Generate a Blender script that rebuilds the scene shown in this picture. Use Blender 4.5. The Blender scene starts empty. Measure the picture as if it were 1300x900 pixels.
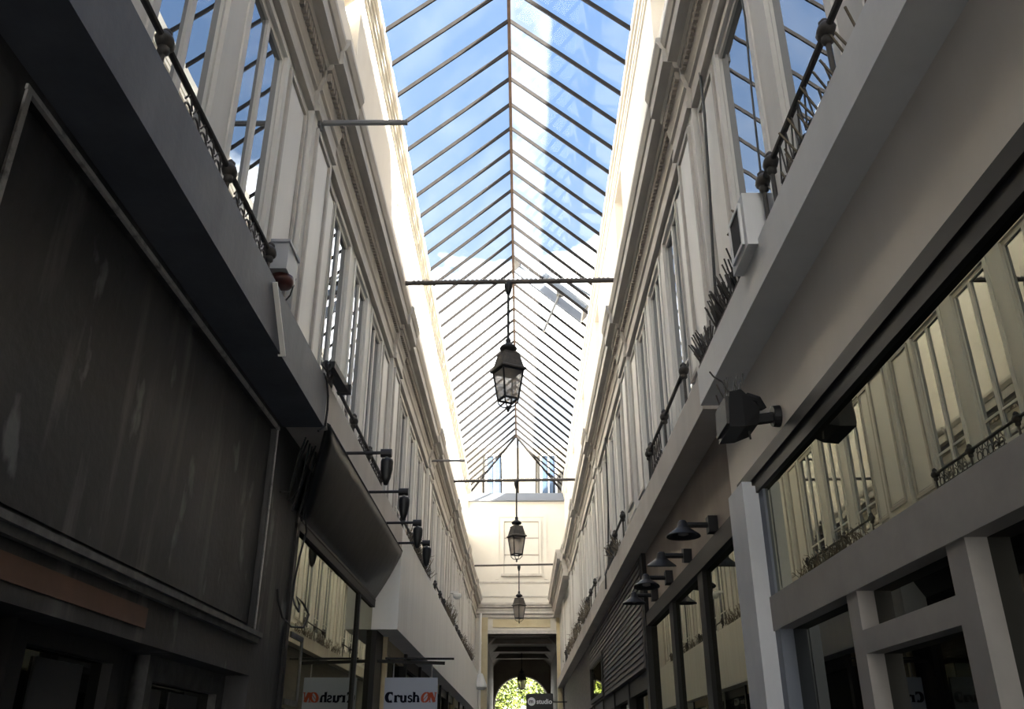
import bpy, math, random
from mathutils import Vector, Matrix
random.seed(7)
S = bpy.context.scene
COL = S.collection
ZO = 1.6                      # eye height: all z below are measured from the eye

# ------------------------------------------------------------------ camera
cam = bpy.data.cameras.new('camera')
cam.sensor_width = 36.0
cam.lens = 1110.0 / 1300.0 * 36.0
cam.clip_end = 500
co = bpy.data.objects.new('camera', cam)
PITCH = math.atan(512 / 1110.0)
co.location = (0, 0, ZO)
co.rotation_euler = (math.pi / 2 + PITCH, 0, 12 * math.cos(PITCH) / 1110.0)
COL.objects.link(co)
S.camera = co

# ------------------------------------------------------------------ world, sun, exposure
SKY_STRENGTH = 1.55
SUN_STRENGTH = 36.0
S.view_settings.view_transform = 'Standard'
S.view_settings.look = 'None'
S.view_settings.exposure = 1.22
S.view_settings.gamma = 1.0
S.view_settings.use_curve_mapping = False
W = bpy.data.worlds.new('sky'); S.world = W; W.use_nodes = True
nt = W.node_tree; nt.nodes.clear()
def N(t, tree=None, **k):
    n = (tree or nt).nodes.new(t)
    for a, b in k.items(): setattr(n, a, b)
    return n
o = N('ShaderNodeOutputWorld'); bg = N('ShaderNodeBackground')
tc = N('ShaderNodeTexCoord'); sep = N('ShaderNodeSeparateXYZ')
nt.links.new(tc.outputs['Generated'], sep.inputs[0])
grad = N('ShaderNodeValToRGB')
e = grad.color_ramp.elements
e[0].position = 0.0; e[0].color = (1.4, 1.38, 1.30, 1)
e[1].position = 1.0; e[1].color = (0.062, 0.124, 0.29, 1)
m = e.new(0.40); m.color = (0.225, 0.28, 0.37, 1)
m = e.new(0.62); m.color = (0.104, 0.170, 0.290, 1)
nt.links.new(sep.outputs['Z'], grad.inputs[0])
mx = N('ShaderNodeMath', operation='MAXIMUM'); mx.inputs[1].default_value = 0.06
nt.links.new(sep.outputs['Z'], mx.inputs[0])
dv = N('ShaderNodeVectorMath', operation='DIVIDE')
cb = N('ShaderNodeCombineXYZ')
for i in range(3): nt.links.new(mx.outputs[0], cb.inputs[i])
nt.links.new(tc.outputs['Generated'], dv.inputs[0]); nt.links.new(cb.outputs[0], dv.inputs[1])
nz = N('ShaderNodeTexNoise'); nz.inputs['Scale'].default_value = 1.3; nz.inputs['Detail'].default_value = 6
nz.inputs['Roughness'].default_value = 0.58
off = N('ShaderNodeVectorMath', operation='ADD'); off.inputs[1].default_value = (6.8, 9.2, 0.0)   # where the clouds stand
nt.links.new(dv.outputs[0], off.inputs[0]); nt.links.new(off.outputs[0], nz.inputs['Vector'])
cr = N('ShaderNodeValToRGB')
cr.color_ramp.elements[0].position = 0.525; cr.color_ramp.elements[0].color = (0, 0, 0, 1)
cr.color_ramp.elements[1].position = 0.66; cr.color_ramp.elements[1].color = (1, 1, 1, 1)
bias = N('ShaderNodeMath', operation='MULTIPLY_ADD'); bias.inputs[1].default_value = -0.42; bias.inputs[2].default_value = 0.235
nt.links.new(sep.outputs['Z'], bias.inputs[0])
sm = N('ShaderNodeMath', operation='ADD'); nt.links.new(nz.outputs['Fac'], sm.inputs[0]); nt.links.new(bias.outputs[0], sm.inputs[1])
nt.links.new(sm.outputs[0], cr.inputs[0])
mix = N('ShaderNodeMixRGB'); mix.inputs[2].default_value = (2.5, 2.45, 2.36, 1)
nt.links.new(cr.outputs[0], mix.inputs[0]); nt.links.new(grad.outputs[0], mix.inputs[1])
nt.links.new(mix.outputs[0], bg.inputs[0]); bg.inputs[1].default_value = SKY_STRENGTH
nt.links.new(bg.outputs[0], o.inputs[0])
sun = bpy.data.lights.new('sun', 'SUN'); sun.energy = SUN_STRENGTH; sun.angle = math.radians(0.6)
sun.color = (1.0, 0.95, 0.87)
so = bpy.data.objects.new('sun', sun)
so.rotation_euler = Vector((1.0, -0.62, 1.02)).to_track_quat('Z', 'Y').to_euler()
so.location = (20, -12, 25)
COL.objects.link(so)

# ------------------------------------------------------------------ materials
M = {}
def mat(name, col, rough=0.6, col2=None, scale=3.0, stretch=(1, 1, 1), lo=0.35, hi=0.7, metallic=0.0,
        bump=0.0, bscale=20.0, spec=0.5, detail=6):
    m = bpy.data.materials.new(name); m.use_nodes = True
    t = m.node_tree; b = t.nodes['Principled BSDF']
    b.inputs['Roughness'].default_value = rough
    b.inputs['Metallic'].default_value = metallic
    b.inputs['Specular IOR Level'].default_value = spec
    b.inputs['Base Color'].default_value = (*col, 1)
    g = N('ShaderNodeNewGeometry', t)
    if col2 is not None:
        mp = N('ShaderNodeVectorMath', t, operation='MULTIPLY'); mp.inputs[1].default_value = stretch
        t.links.new(g.outputs['Position'], mp.inputs[0])
        n = N('ShaderNodeTexNoise', t); n.inputs['Scale'].default_value = scale; n.inputs['Detail'].default_value = detail
        n.inputs['Roughness'].default_value = 0.62
        t.links.new(mp.outputs[0], n.inputs['Vector'])
        r = N('ShaderNodeValToRGB', t)
        r.color_ramp.elements[0].position = lo; r.color_ramp.elements[0].color = (*col, 1)
        r.color_ramp.elements[1].position = hi; r.color_ramp.elements[1].color = (*col2, 1)
        t.links.new(n.outputs['Fac'], r.inputs[0]); t.links.new(r.outputs[0], b.inputs['Base Color'])
    if bump:
        n2 = N('ShaderNodeTexNoise', t); n2.inputs['Scale'].default_value = bscale; n2.inputs['Detail'].default_value = 4
        t.links.new(g.outputs['Position'], n2.inputs['Vector'])
        bp = N('ShaderNodeBump', t); bp.inputs['Strength'].default_value = bump; bp.inputs['Distance'].default_value = 0.02
        t.links.new(n2.outputs['Fac'], bp.inputs['Height']); t.links.new(bp.outputs[0], b.inputs['Normal'])
    M[name] = m
    return m
def stained(name):
    m = mat(name, (0.015, 0.015, 0.0155), 0.6, (0.050, 0.049, 0.049), 1.1, (1, 1, 0.5), lo=0.38, hi=0.62, bump=0.15)
    t = m.node_tree; b = t.nodes['Principled BSDF']; src = b.inputs['Base Color'].links[0].from_socket
    g = N('ShaderNodeNewGeometry', t)
    def layer(src, scale, st, lo, hi, col):
        mp = N('ShaderNodeVectorMath', t, operation='MULTIPLY'); mp.inputs[1].default_value = st; t.links.new(g.outputs['Position'], mp.inputs[0])
        n = N('ShaderNodeTexNoise', t); n.inputs['Scale'].default_value = scale; n.inputs['Detail'].default_value = 5; t.links.new(mp.outputs[0], n.inputs['Vector'])
        r = N('ShaderNodeMapRange', t); r.inputs[1].default_value = lo; r.inputs[2].default_value = hi; t.links.new(n.outputs['Fac'], r.inputs[0])
        x = N('ShaderNodeMixRGB', t); x.inputs[2].default_value = (*col, 1); t.links.new(r.outputs[0], x.inputs[0]); t.links.new(src, x.inputs[1])
        return x.outputs[0]
    src = layer(src, 6.0, (1, 1, 0.12), 0.58, 0.80, (0.13, 0.125, 0.118))
    src = layer(src, 2.4, (1, 1.6, 0.7), 0.62, 0.67, (0.12, 0.122, 0.122))
    t.links.new(src, b.inputs['Base Color'])
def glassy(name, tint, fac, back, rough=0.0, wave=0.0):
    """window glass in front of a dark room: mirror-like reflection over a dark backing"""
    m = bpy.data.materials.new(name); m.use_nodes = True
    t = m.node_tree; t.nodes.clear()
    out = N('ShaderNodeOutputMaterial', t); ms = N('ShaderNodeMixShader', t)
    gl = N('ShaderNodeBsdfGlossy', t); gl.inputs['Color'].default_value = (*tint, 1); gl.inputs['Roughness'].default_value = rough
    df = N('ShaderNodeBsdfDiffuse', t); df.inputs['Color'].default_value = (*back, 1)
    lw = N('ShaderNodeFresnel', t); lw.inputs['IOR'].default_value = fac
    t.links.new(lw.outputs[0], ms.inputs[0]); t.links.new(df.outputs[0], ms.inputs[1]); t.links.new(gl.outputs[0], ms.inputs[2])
    if wave:
        g = N('ShaderNodeNewGeometry', t); n2 = N('ShaderNodeTexNoise', t); n2.inputs['Scale'].default_value = 1.6
        t.links.new(g.outputs['Position'], n2.inputs['Vector'])
        bp = N('ShaderNodeBump', t); bp.inputs['Strength'].default_value = wave; bp.inputs['Distance'].default_value = 0.02
        t.links.new(n2.outputs['Fac'], bp.inputs['Height']); t.links.new(bp.outputs[0], gl.inputs['Normal'])
    t.links.new(ms.outputs[0], out.inputs[0]); M[name] = m
def clearglass(name, trans, dirt, dirtcol, ior=1.35, noise=True):
    m = bpy.data.materials.new(name); m.use_nodes = True
    t = m.node_tree; t.nodes.clear()
    out = N('ShaderNodeOutputMaterial', t); m1 = N('ShaderNodeMixShader', t); m2 = N('ShaderNodeMixShader', t)
    tr = N('ShaderNodeBsdfTransparent', t); tr.inputs['Color'].default_value = (*trans, 1)
    tl = N('ShaderNodeBsdfTranslucent', t); tl.inputs['Color'].default_value = (*dirtcol, 1)
    gl = N('ShaderNodeBsdfGlossy', t); gl.inputs['Roughness'].default_value = 0.02
    lwt = N('ShaderNodeLayerWeight', t); pw = N('ShaderNodeMath', t, operation='POWER'); pw.inputs[1].default_value = 5.0
    fr = N('ShaderNodeMath', t, operation='MULTIPLY_ADD'); fr.inputs[1].default_value = 0.16; fr.inputs[2].default_value = 0.006
    t.links.new(lwt.outputs['Facing'], pw.inputs[0]); t.links.new(pw.outputs[0], fr.inputs[0])
    m1.inputs[0].default_value = dirt
    if noise:
        g = N('ShaderNodeNewGeometry', t); n = N('ShaderNodeTexNoise', t); n.inputs['Scale'].default_value = 1.1; n.inputs['Detail'].default_value = 6
        t.links.new(g.outputs['Position'], n.inputs['Vector'])
        mr = N('ShaderNodeMapRange', t); mr.inputs[1].default_value = 0.4; mr.inputs[2].default_value = 0.75
        mr.inputs[3].default_value = dirt * 0.6; mr.inputs[4].default_value = dirt * 2.4
        t.links.new(n.outputs['Fac'], mr.inputs[0]); t.links.new(mr.outputs[0], m1.inputs[0])
    t.links.new(tr.outputs[0], m1.inputs[1]); t.links.new(tl.outputs[0], m1.inputs[2])
    t.links.new(fr.outputs[0], m2.inputs[0]); t.links.new(m1.outputs[0], m2.inputs[1]); t.links.new(gl.outputs[0], m2.inputs[2])
    t.links.new(m2.outputs[0], out.inputs[0]); M[name] = m

mat('facade', (0.67, 0.645, 0.60), 0.55, (0.77, 0.745, 0.70), 2.2, (1, 1, 0.25), bump=0.08)
mat('facade_light', (0.73, 0.705, 0.66), 0.5, (0.81, 0.785, 0.735), 2.0, (1, 1, 0.2))
mat('moulding', (0.44, 0.41, 0.37), 0.6, (0.58, 0.545, 0.49), 5.0, (1, 0.3, 1))
mat('dentil', (0.36, 0.32, 0.28), 0.7)
mat('attic', (0.74, 0.68, 0.59), 0.7, (0.80, 0.745, 0.66), 1.5, (1, 1, 0.4), bump=0.05)
mat('endwall', (0.62, 0.585, 0.52), 0.7, (0.67, 0.635, 0.57), 1.2)
mat('ochre', (0.52, 0.43, 0.26), 0.7, (0.60, 0.52, 0.34), 3.0)
mat('roofsteel', (0.014, 0.012, 0.011), 0.7, (0.026, 0.022, 0.020), 6.0, spec=0.15)
mat('ridge', (0.07, 0.045, 0.033), 0.7, (0.11, 0.07, 0.05), 9.0, spec=0.2)
mat('zinc', (0.16, 0.18, 0.22), 0.5)
mat('shopblack', (0.014, 0.0135, 0.013), 0.62, (0.036, 0.034, 0.032), 1.6, (1, 1, 0.35), lo=0.35, hi=0.72, bump=0.15)
stained('shop_panel')
mat('shopblack_edge', (0.06, 0.06, 0.058), 0.6, (0.13, 0.127, 0.122), 12.0)
mat('shopblack_line', (0.48, 0.46, 0.44), 0.6, (0.16, 0.155, 0.15), 14.0, lo=0.5, hi=0.72)  # pale tone stands in for light caught along the sign frame edge
mat('ledgegrey', (0.075, 0.082, 0.10), 0.6, (0.12, 0.128, 0.15), 2.5, (1, 1, 0.3), bump=0.1)
mat('ledgebeige', (0.50, 0.46, 0.41), 0.7, (0.60, 0.555, 0.50), 2.0, (1, 1, 0.3))
mat('boxwhite', (0.78, 0.77, 0.74), 0.6, (0.87, 0.86, 0.83), 2.5, (1, 3, 0.2), bump=0.05)
mat('ledgeright', (0.68, 0.68, 0.67), 0.65, (0.78, 0.775, 0.76), 1.8, (1, 1, 0.4), bump=0.08)
mat('fasciaright', (0.72, 0.665, 0.60), 0.65, (0.80, 0.745, 0.68), 1.4, (1, 1, 0.5), bump=0.05)
mat('browncoat', (0.30, 0.245, 0.20), 0.7, (0.37, 0.31, 0.255), 2.0)
mat('frame_grey', (0.30, 0.28, 0.255), 0.55, (0.36, 0.335, 0.305), 4.0)
mat('pillar_white', (0.60, 0.61, 0.63), 0.55, (0.68, 0.69, 0.71), 3.0)
mat('black_metal', (0.015, 0.015, 0.016), 0.45, spec=0.5)
mat('beam_black', (0.014, 0.013, 0.012), 0.5, spec=0.2)
mat('iron', (0.035, 0.033, 0.03), 0.6, (0.07, 0.06, 0.05), 30.0)
mat('bar_brown', (0.06, 0.05, 0.045), 0.7, (0.10, 0.085, 0.07), 12)
mat('bar_grey', (0.22, 0.22, 0.22), 0.5)
mat('canvas_black', (0.007, 0.0075, 0.008), 0.34, (0.018, 0.018, 0.018), 3.0, lo=0.4, hi=0.65, bump=0.2, bscale=5)
mat('siding', (0.060, 0.052, 0.047), 0.6, (0.10, 0.088, 0.080), 5.0, (1, 0.4, 3))
mat('white_plastic', (0.75, 0.75, 0.72), 0.4)
mat('grey_box', (0.42, 0.43, 0.45), 0.5)
mat('red_lens', (0.085, 0.024, 0.02), 0.4)
mat('sign_board', (0.36, 0.39, 0.46), 0.6)
mat('ink_black', (0.006, 0.007, 0.014), 0.8, spec=0.1)
mat('ink_orange', (0.42, 0.085, 0.045), 0.8, spec=0.1)
mat('ink_white', (0.75, 0.76, 0.78), 0.5)
mat('rust_strip', (0.11, 0.055, 0.035), 0.6, (0.16, 0.08, 0.05), 4)
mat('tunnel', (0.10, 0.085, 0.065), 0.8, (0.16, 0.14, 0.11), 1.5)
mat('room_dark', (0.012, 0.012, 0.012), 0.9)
mat('paving', (0.11, 0.105, 0.10), 0.7, (0.16, 0.155, 0.145), 3.0)
mat('twig', (0.10, 0.08, 0.055), 0.8, (0.22, 0.18, 0.13), 20.0)
mat('spike', (0.16, 0.15, 0.14), 0.4)
mat('spike_clear', (0.55, 0.52, 0.50), 0.4)
mat('leaf', (0.022, 0.042, 0.003), 0.6, (0.13, 0.165, 0.010), 1.2, lo=0.35, hi=0.65)
mat('bark', (0.10, 0.08, 0.06), 0.9)
mat('lamp_black', (0.016, 0.016, 0.017), 0.5, spec=0.25)
mat('poster', (0.075, 0.075, 0.075), 0.7, spec=0.2)
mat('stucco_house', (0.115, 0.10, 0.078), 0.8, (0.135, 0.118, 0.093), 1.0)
mat('zincroof', (0.25, 0.27, 0.30), 0.5)
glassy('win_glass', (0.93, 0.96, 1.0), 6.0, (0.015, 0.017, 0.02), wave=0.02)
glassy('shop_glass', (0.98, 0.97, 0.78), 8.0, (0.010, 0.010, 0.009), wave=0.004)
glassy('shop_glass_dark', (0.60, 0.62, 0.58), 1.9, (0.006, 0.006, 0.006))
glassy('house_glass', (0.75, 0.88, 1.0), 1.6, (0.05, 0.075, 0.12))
clearglass('roof_glass', (0.97, 0.985, 0.985), 0.013, (0.95, 0.90, 0.78))
clearglass('lantern_glass', (0.80, 0.79, 0.78), 0.34, (0.85, 0.82, 0.80), noise=False)

# ------------------------------------------------------------------ mesh helpers
class MB:
    def __init__(s): s.v = []; s.f = []; s.sm = False
    def add(s, vs, fs):
        b = len(s.v); s.v += [tuple(p) for p in vs]; s.f += [tuple(b + i for i in q) for q in fs]; return s
    def box(s, x0, x1, y0, y1, z0, z1):
        x0, x1 = min(x0, x1), max(x0, x1); y0, y1 = min(y0, y1), max(y0, y1); z0, z1 = min(z0, z1), max(z0, z1)
        vs = [(x, y, z) for z in (z0, z1) for y in (y0, y1) for x in (x0, x1)]
        return s.add(vs, [(0, 2, 3, 1), (4, 5, 7, 6), (0, 1, 5, 4), (2, 6, 7, 3), (0, 4, 6, 2), (1, 3, 7, 5)])
    def bar(s, a, b, w, h, up=(0, 0, 1)):
        """box section bar from a to b"""
        a = Vector(a); b = Vector(b); d = (b - a).normalized(); u = Vector(up)
        r = d.cross(u)
        if r.length < 1e-4: r = d.cross(Vector((1, 0, 0)))
        r.normalize(); u = r.cross(d).normalized()
        vs = []
        for p in (a, b):
            for i, j in ((-1, -1), (1, -1), (1, 1), (-1, 1)): vs.append(p + r * (i * w / 2) + u * (j * h / 2))
        return s.add(vs, [(0, 3, 2, 1), (4, 5, 6, 7), (0, 1, 5, 4), (1, 2, 6, 5), (2, 3, 7, 6), (3, 0, 4, 7)])
    def tube(s, pts, r, n=8, r1=None):
        pts = [Vector(p) for p in pts]; k = len(pts); vs = []; fs = []
        pu = None
        for i, p in enumerate(pts):
            d = (pts[min(i + 1, k - 1)] - pts[max(i - 1, 0)]).normalized()
            if pu is None: pu = d.orthogonal().normalized()
            else: pu = (pu - d * pu.dot(d)).normalized() if (pu - d * pu.dot(d)).length > 1e-5 else d.orthogonal().normalized()
            w = d.cross(pu); rr = r if r1 is None else r + (r1 - r) * i / max(1, k - 1)
            for j in range(n):
                a = 2 * math.pi * j / n; vs.append(p + (pu * math.cos(a) + w * math.sin(a)) * rr)
        for i in range(k - 1):
            for j in range(n):
                fs.append((i * n + j, i * n + (j + 1) % n, (i + 1) * n + (j + 1) % n, (i + 1) * n + j))
        fs.append(tuple(range(n))[::-1]); fs.append(tuple((k - 1) * n + j for j in range(n)))
        return s.add(vs, fs)
    def lathe(s, prof, c, n=16, axis='Z', phase=0.0):
        vs = []; fs = []
        for (r, h) in prof:
            for j in range(n):
                a = 2 * math.pi * j / n + phase; x, y = max(r, 1e-4) * math.cos(a), max(r, 1e-4) * math.sin(a)
                if axis == 'Z': p = (c[0] + x, c[1] + y, c[2] + h)
                elif axis == 'X': p = (c[0] + h, c[1] + x, c[2] + y)
                else: p = (c[0] + x, c[1] + h, c[2] + y)
                vs.append(p)
        k = len(prof)
        for i in range(k - 1):
            for j in range(n):
                fs.append((i * n + j, i * n + (j + 1) % n, (i + 1) * n + (j + 1) % n, (i + 1) * n + j))
        fs.append(tuple(range(n))[::-1]); fs.append(tuple((k - 1) * n + j for j in range(n)))
        return s.add(vs, fs)
    def ring(s, c, R, r, ax1, ax2, n=18, m=6, a0=0, a1=2 * math.pi):
        c = Vector(c); ax1 = Vector(ax1); ax2 = Vector(ax2)
        full = abs(a1 - a0 - 2 * math.pi) < 1e-6
        pts = [c + ax1 * (R * math.cos(a0 + (a1 - a0) * i / n)) + ax2 * (R * math.sin(a0 + (a1 - a0) * i / n)) for i in range(n + 1)]
        return s.tube(pts, r, m)
    def sweep(s, prof, y0, y1, fx):
        """prof: closed polygon of (d, z); fx maps d to x; extruded along y"""
        k = len(prof); vs = [(fx(d), y, z) for y in (y0, y1) for d, z in prof]
        fs = [(i, (i + 1) % k, k + (i + 1) % k, k + i) for i in range(k)] + [tuple(range(k))[::-1], tuple(range(k, 2 * k))]
        return s.add(vs, fs)
    def poly(s, pts, off):
        """flat polygon thickened by the vector off"""
        k = len(pts); off = Vector(off); vs = [Vector(p) for p in pts] + [Vector(p) + off for p in pts]
        fs = [tuple(range(k))[::-1], tuple(range(k, 2 * k))] + [(i, (i + 1) % k, k + (i + 1) % k, k + i) for i in range(k)]
        return s.add(vs, fs)
    def build(s, name, m, parent=None, local=False, smooth=False):
        """vertices are world coordinates with z from the eye, unless local"""
        me = bpy.data.meshes.new(name)
        off = Vector((0, 0, 0)) if local else Vector((0, 0, ZO))
        if parent is not None and not local: off = off - ROOT[parent.name]
        me.from_pydata([tuple(Vector(p) + off) for p in s.v], [], s.f)
        me.update()
        bmfix(me)
        if smooth:
            for p in me.polygons: p.use_smooth = True
        me.materials.append(M[m])
        ob = bpy.data.objects.new(name, me); COL.objects.link(ob)
        if parent is not None:
            ob.parent = parent; ROOT[ob.name] = ROOT[parent.name].copy()
        else: ROOT[ob.name] = Vector((0, 0, 0))
        return ob
import bmesh
def bmfix(me):
    b = bmesh.new(); b.from_mesh(me); bmesh.ops.recalc_face_normals(b, faces=b.faces); b.to_mesh(me); b.free()
ROOT = {}
def tag(ob, label=None, cat=None, group=None, kind=None):
    if label: ob['label'] = label
    if cat: ob['category'] = cat
    if group: ob['group'] = group
    if kind: ob['kind'] = kind
    return ob
def thing(name, label, cat, loc, group=None, kind=None, rz=0.0):
    ob = bpy.data.objects.new(name, None); COL.objects.link(ob)
    ob.empty_display_size = 0.1
    ob.location = (loc[0], loc[1], loc[2] + ZO); ob.rotation_euler = (0, 0, rz)
    ROOT[ob.name] = Vector(ob.location)
    return tag(ob, label, cat, group, kind)
def copy_tree(ob, parent=None):
    c = ob.copy(); COL.objects.link(c); c.parent = parent
    for ch in ob.children: copy_tree(ch, c)
    return c

# ------------------------------------------------------------------ plan of the passage
Y0, Y1 = -9.0, 32.4                     # inner faces of the two end walls
WL, WR = -1.63, 1.38                    # upper facade planes
GL, GR = -1.75, 1.45                    # ground-floor planes
LL, LR = -1.45, 1.25                    # ledge faces
AL, AR = -1.98, 1.66                    # attic planes
EL, ER = -1.86, 1.56                    # eaves (edge of the glass)
EZ, RZ, RX = 9.23, 10.75, -0.15         # eaves height, ridge height, ridge x
PER = 4.6
PIL0 = 5.34                             # first pilaster in view, repeats every PER
BAYS = list(range(-3, 6))
SIDE = {'left': (WL, 1), 'right': (WR, -1)}

# floor, room shell
fl = MB().box(-2.6, 2.3, Y0 - 0.3, 60, -1.75, -1.6).build('floor', 'paving'); tag(fl, 'grey stone paving of the passage floor', 'floor', kind='structure')

# ---------------------------------------------- side walls
WINS = [(1.80, 2.62), (2.88, 3.66), (3.92, 4.72)]     # window openings of the bay that ends at PIL0
def facade(side):
    xw, n = SIDE[side]
    X = lambda d: xw + n * d
    zt, zb = 4.50, 2.62
    m = MB()
    ops = []
    for k in BAYS:
        for (a, b) in WINS:
            y0, y1 = a + PER * k, b + PER * k
            if y0 > Y0 + 0.1 and y1 < Y1 - 0.2: ops.append((y0, y1, k))
    ops.sort()
    cur = Y0
    for (a, b, k) in ops:
        m.box(X(-0.3), X(0), cur, a, zb, zt); cur = b
    m.box(X(-0.3), X(0), cur, Y1, zb, zt)
    m.box(X(-0.3), X(0), Y0, Y1, zt, 5.28); m.box(X(-0.3), X(0), Y0, Y1, 2.32, zb)
    w = m.build('wall_' + side, 'facade')
    tag(w, 'cream painted upper facade with pilasters and casements on the ' + ('awning side of the passage' if side == 'left' else 'gooseneck lamp side of the passage'), 'wall', kind='structure')
    # pilasters and panels
    for k in BAYS + [6]:
        y = PIL0 + PER * k
        if y + 0.69 < Y0 or y > Y1 - 0.05: continue
        y1 = min(y + 0.69, Y1)
        if y > Y0:
            MB().box(X(-0.02), X(0.05), y, y1, zb, 4.58).build('pilaster', 'facade', w)
            panel(w, X, y + 0.10, y1 - 0.10, zb + 0.1, 4.46, 0.05)
        if y - 0.58 > Y0: panel(w, X, y - 0.56, y - 0.06, zb + 0.08, 4.46, 0.0)
        if y1 + 0.42 < Y1 and y1 > Y0: panel(w, X, y1 + 0.07, y1 + 0.40, zb + 0.08, 4.46, 0.0)
    # attic storey, set back above the cornice
    xa = AL if side == 'left' else AR
    A = lambda d: xa + n * d
    m = MB()
    nz0, nz1 = 7.79, 8.78
    cur = Y0
    niches = []
    for k in range(-4, 6):
        a, b = 7.15 + PER * k, 8.15 + PER * k
        if a > Y0 + 0.1 and b < Y1: niches.append((a, b))
    for a, b in niches:
        m.box(A(-0.3), A(0), cur, a, 5.2, 9.22); m.box(A(-0.3), A(0), a, b, 5.2, nz0); m.box(A(-0.3), A(0), a, b, nz1, 9.22); cur = b
    m.box(A(-0.3), A(0), cur, Y1, 5.2, 9.22)
    m.build('attic_wall', 'attic', w)
    for a, b in niches:
        MB().box(A(-0.36), A(-0.22), a - 0.05, b + 0.05, nz0 - 0.05, nz1 + 0.05).build('niche_back', 'attic', w)
    # eaves moulding
    ev = MB()
    for (d0, d1, z0, z1) in ((0.0, 0.025, 8.86, 8.93), (0.0, 0.04, 8.93, 9.03), (0.0, 0.07, 9.03, 9.10), (-0.02, abs(xa - (EL if side == 'left' else ER)), 9.10, 9.25)):
        ev.box(A(d0 - 0.01), A(d1), Y0, Y1, z0, z1)
    ev.build('eaves_moulding', 'attic', w)
    return w, ops
def panel(w, X, y0, y1, z0, z1, d):
    t = 0.035
    m = MB(); e = 0.022
    m.box(X(d - 0.01), X(d + e), y0, y0 + t, z0, z1); m.box(X(d - 0.01), X(d + e), y1 - t, y1, z0, z1)
    m.box(X(d - 0.01), X(d + e), y0 + t, y1 - t, z0, z0 + t); m.box(X(d - 0.01), X(d + e), y0 + t, y1 - t, z1 - t, z1)
    ob = m.build('panel_moulding', 'moulding', w)
    MB().box(X(d - 0.01), X(d + 0.008), y0 + t + 0.03, y1 - t - 0.03, z0 + t + 0.03, z1 - t - 0.03).build('panel', 'facade_light', w)
    return ob
wall_left, opsL = facade('left')
wall_right, opsR = facade('right')

# ---------------------------------------------- windows of the upper floor
WN = [0]
def casement(side, y0, y1, k):
    xw, n = SIDE[side]
    X = lambda d: xw + n * d
    WN[0] += 1
    z0, z1 = 2.62, 4.50
    w = thing('window_%d' % WN[0], 'tall cream framed casement window in the %s facade' % ('awning side' if side == 'left' else 'gooseneck lamp side'), 'window',
              (X(-0.04), (y0 + y1) / 2, z0), group='upper casement windows, %s' % ('awning side' if side == 'left' else 'gooseneck lamp side'), kind='structure')
    t = 0.035
    m = MB()
    m.box(X(-0.2), X(0.012), y0 - 0.03, y0 + t, z0, z1); m.box(X(-0.2), X(0.012), y1 - t, y1 + 0.03, z0, z1)
    m.box(X(-0.2), X(0.012), y0 + t, y1 - t, z1 - t, z1 + 0.02); m.box(X(-0.2), X(0.012), y0 + t, y1 - t, z0 - 0.01, z0 + t)
    m.build('frame', 'facade', w)
    single = (side == 'right' and k <= 0)
    ym = (y0 + y1) / 2
    leaves = [(y0 + t, y1 - t)] if single else [(y0 + t, ym), (ym, y1 - t)]
    for (a, b) in leaves:
        s = 0.012 if single else 0.026
        m = MB()
        m.box(X(-0.06), X(-0.015), a, a + s, z0 + t, z1 - t); m.box(X(-0.06), X(-0.015), b - s, b, z0 + t, z1 - t)
        m.box(X(-0.06), X(-0.015), a + s, b - s, z0 + t, z0 + t + 0.07); m.box(X(-0.06), X(-0.015), a + s, b - s, z1 - t - 0.05, z1 - t)
        sash = m.build('sash', 'facade', w)
        bars = [] if k <= 0 else [3.02]
        for zb in bars:
            MB().box(X(-0.055), X(-0.02), a + s, b - s, zb - 0.012, zb + 0.012).build('glazing_bar', 'facade', sash)
        zs = [z0 + t + 0.07] + bars + [z1 - t - 0.05]
        for i in range(len(zs) - 1):
            MB().box(X(-0.040), X(-0.034), a + s - 0.005, b - s + 0.005, zs[i], zs[i + 1]).build('pane', 'win_glass', sash)
for (a, b, k) in opsL: casement('left', a, b, k)
for (a, b, k) in opsR: casement('right', a, b, k)

# ---------------------------------------------- cornices
PROF = [(-0.2, 4.55), (0.05, 4.55), (0.05, 4.61), (0.035, 4.63), (0.035, 4.74), (0.055, 4.76), (0.055, 4.79), (0.075, 4.85),
        (0.075, 4.95), (0.115, 4.955), (0.125, 4.985), (0.125, 5.01), (0.20, 5.02), (0.20, 5.15), (0.215, 5.16), (0.235, 5.21),
        (0.24, 5.22), (0.24, 5.27), (-0.6, 5.31)]
def cornice(side, name):
    xw, n = SIDE[side]
    m = MB(); dn = MB()
    segs = []
    cur = Y0
    end = Y1 if side == 'left' else 24.4
    for k in range(-4, 7):
        a, b = PIL0 + PER * k, PIL0 + PER * k + 0.69
        if b < Y0 or a > end: continue
        a = max(a, Y0); b = min(b, end)
        if a > cur: segs.append((cur, a, 0.0))
        segs.append((a, b, 0.035)); cur = b
    if cur < end: segs.append((cur, end, 0.0))
    if side == 'right': segs.append((end, Y1, 0.17))
    for (a, b, off) in segs:
        m.sweep(PROF if off == 0 else [(d + (off if d > 0 else 0), z) for d, z in PROF], a, b, lambda d: xw + n * d)
        y = a + 0.03
        while y + 0.05 < b:
            dn.box(xw + n * (0.07 + off), xw + n * (0.108 + off), y, y + 0.032, 4.865, 4.945); y += 0.06
    c = m.build(name, 'moulding')
    tag(c, 'moulded cornice running above the casements on the ' + ('awning side' if side == 'left' else 'gooseneck lamp side'), 'cornice', kind='structure')
    tag(dn.build('dentil_course', 'dentil', c), kind='stuff')
cornice('left', 'trim_1'); cornice('right', 'trim_2')

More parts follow.
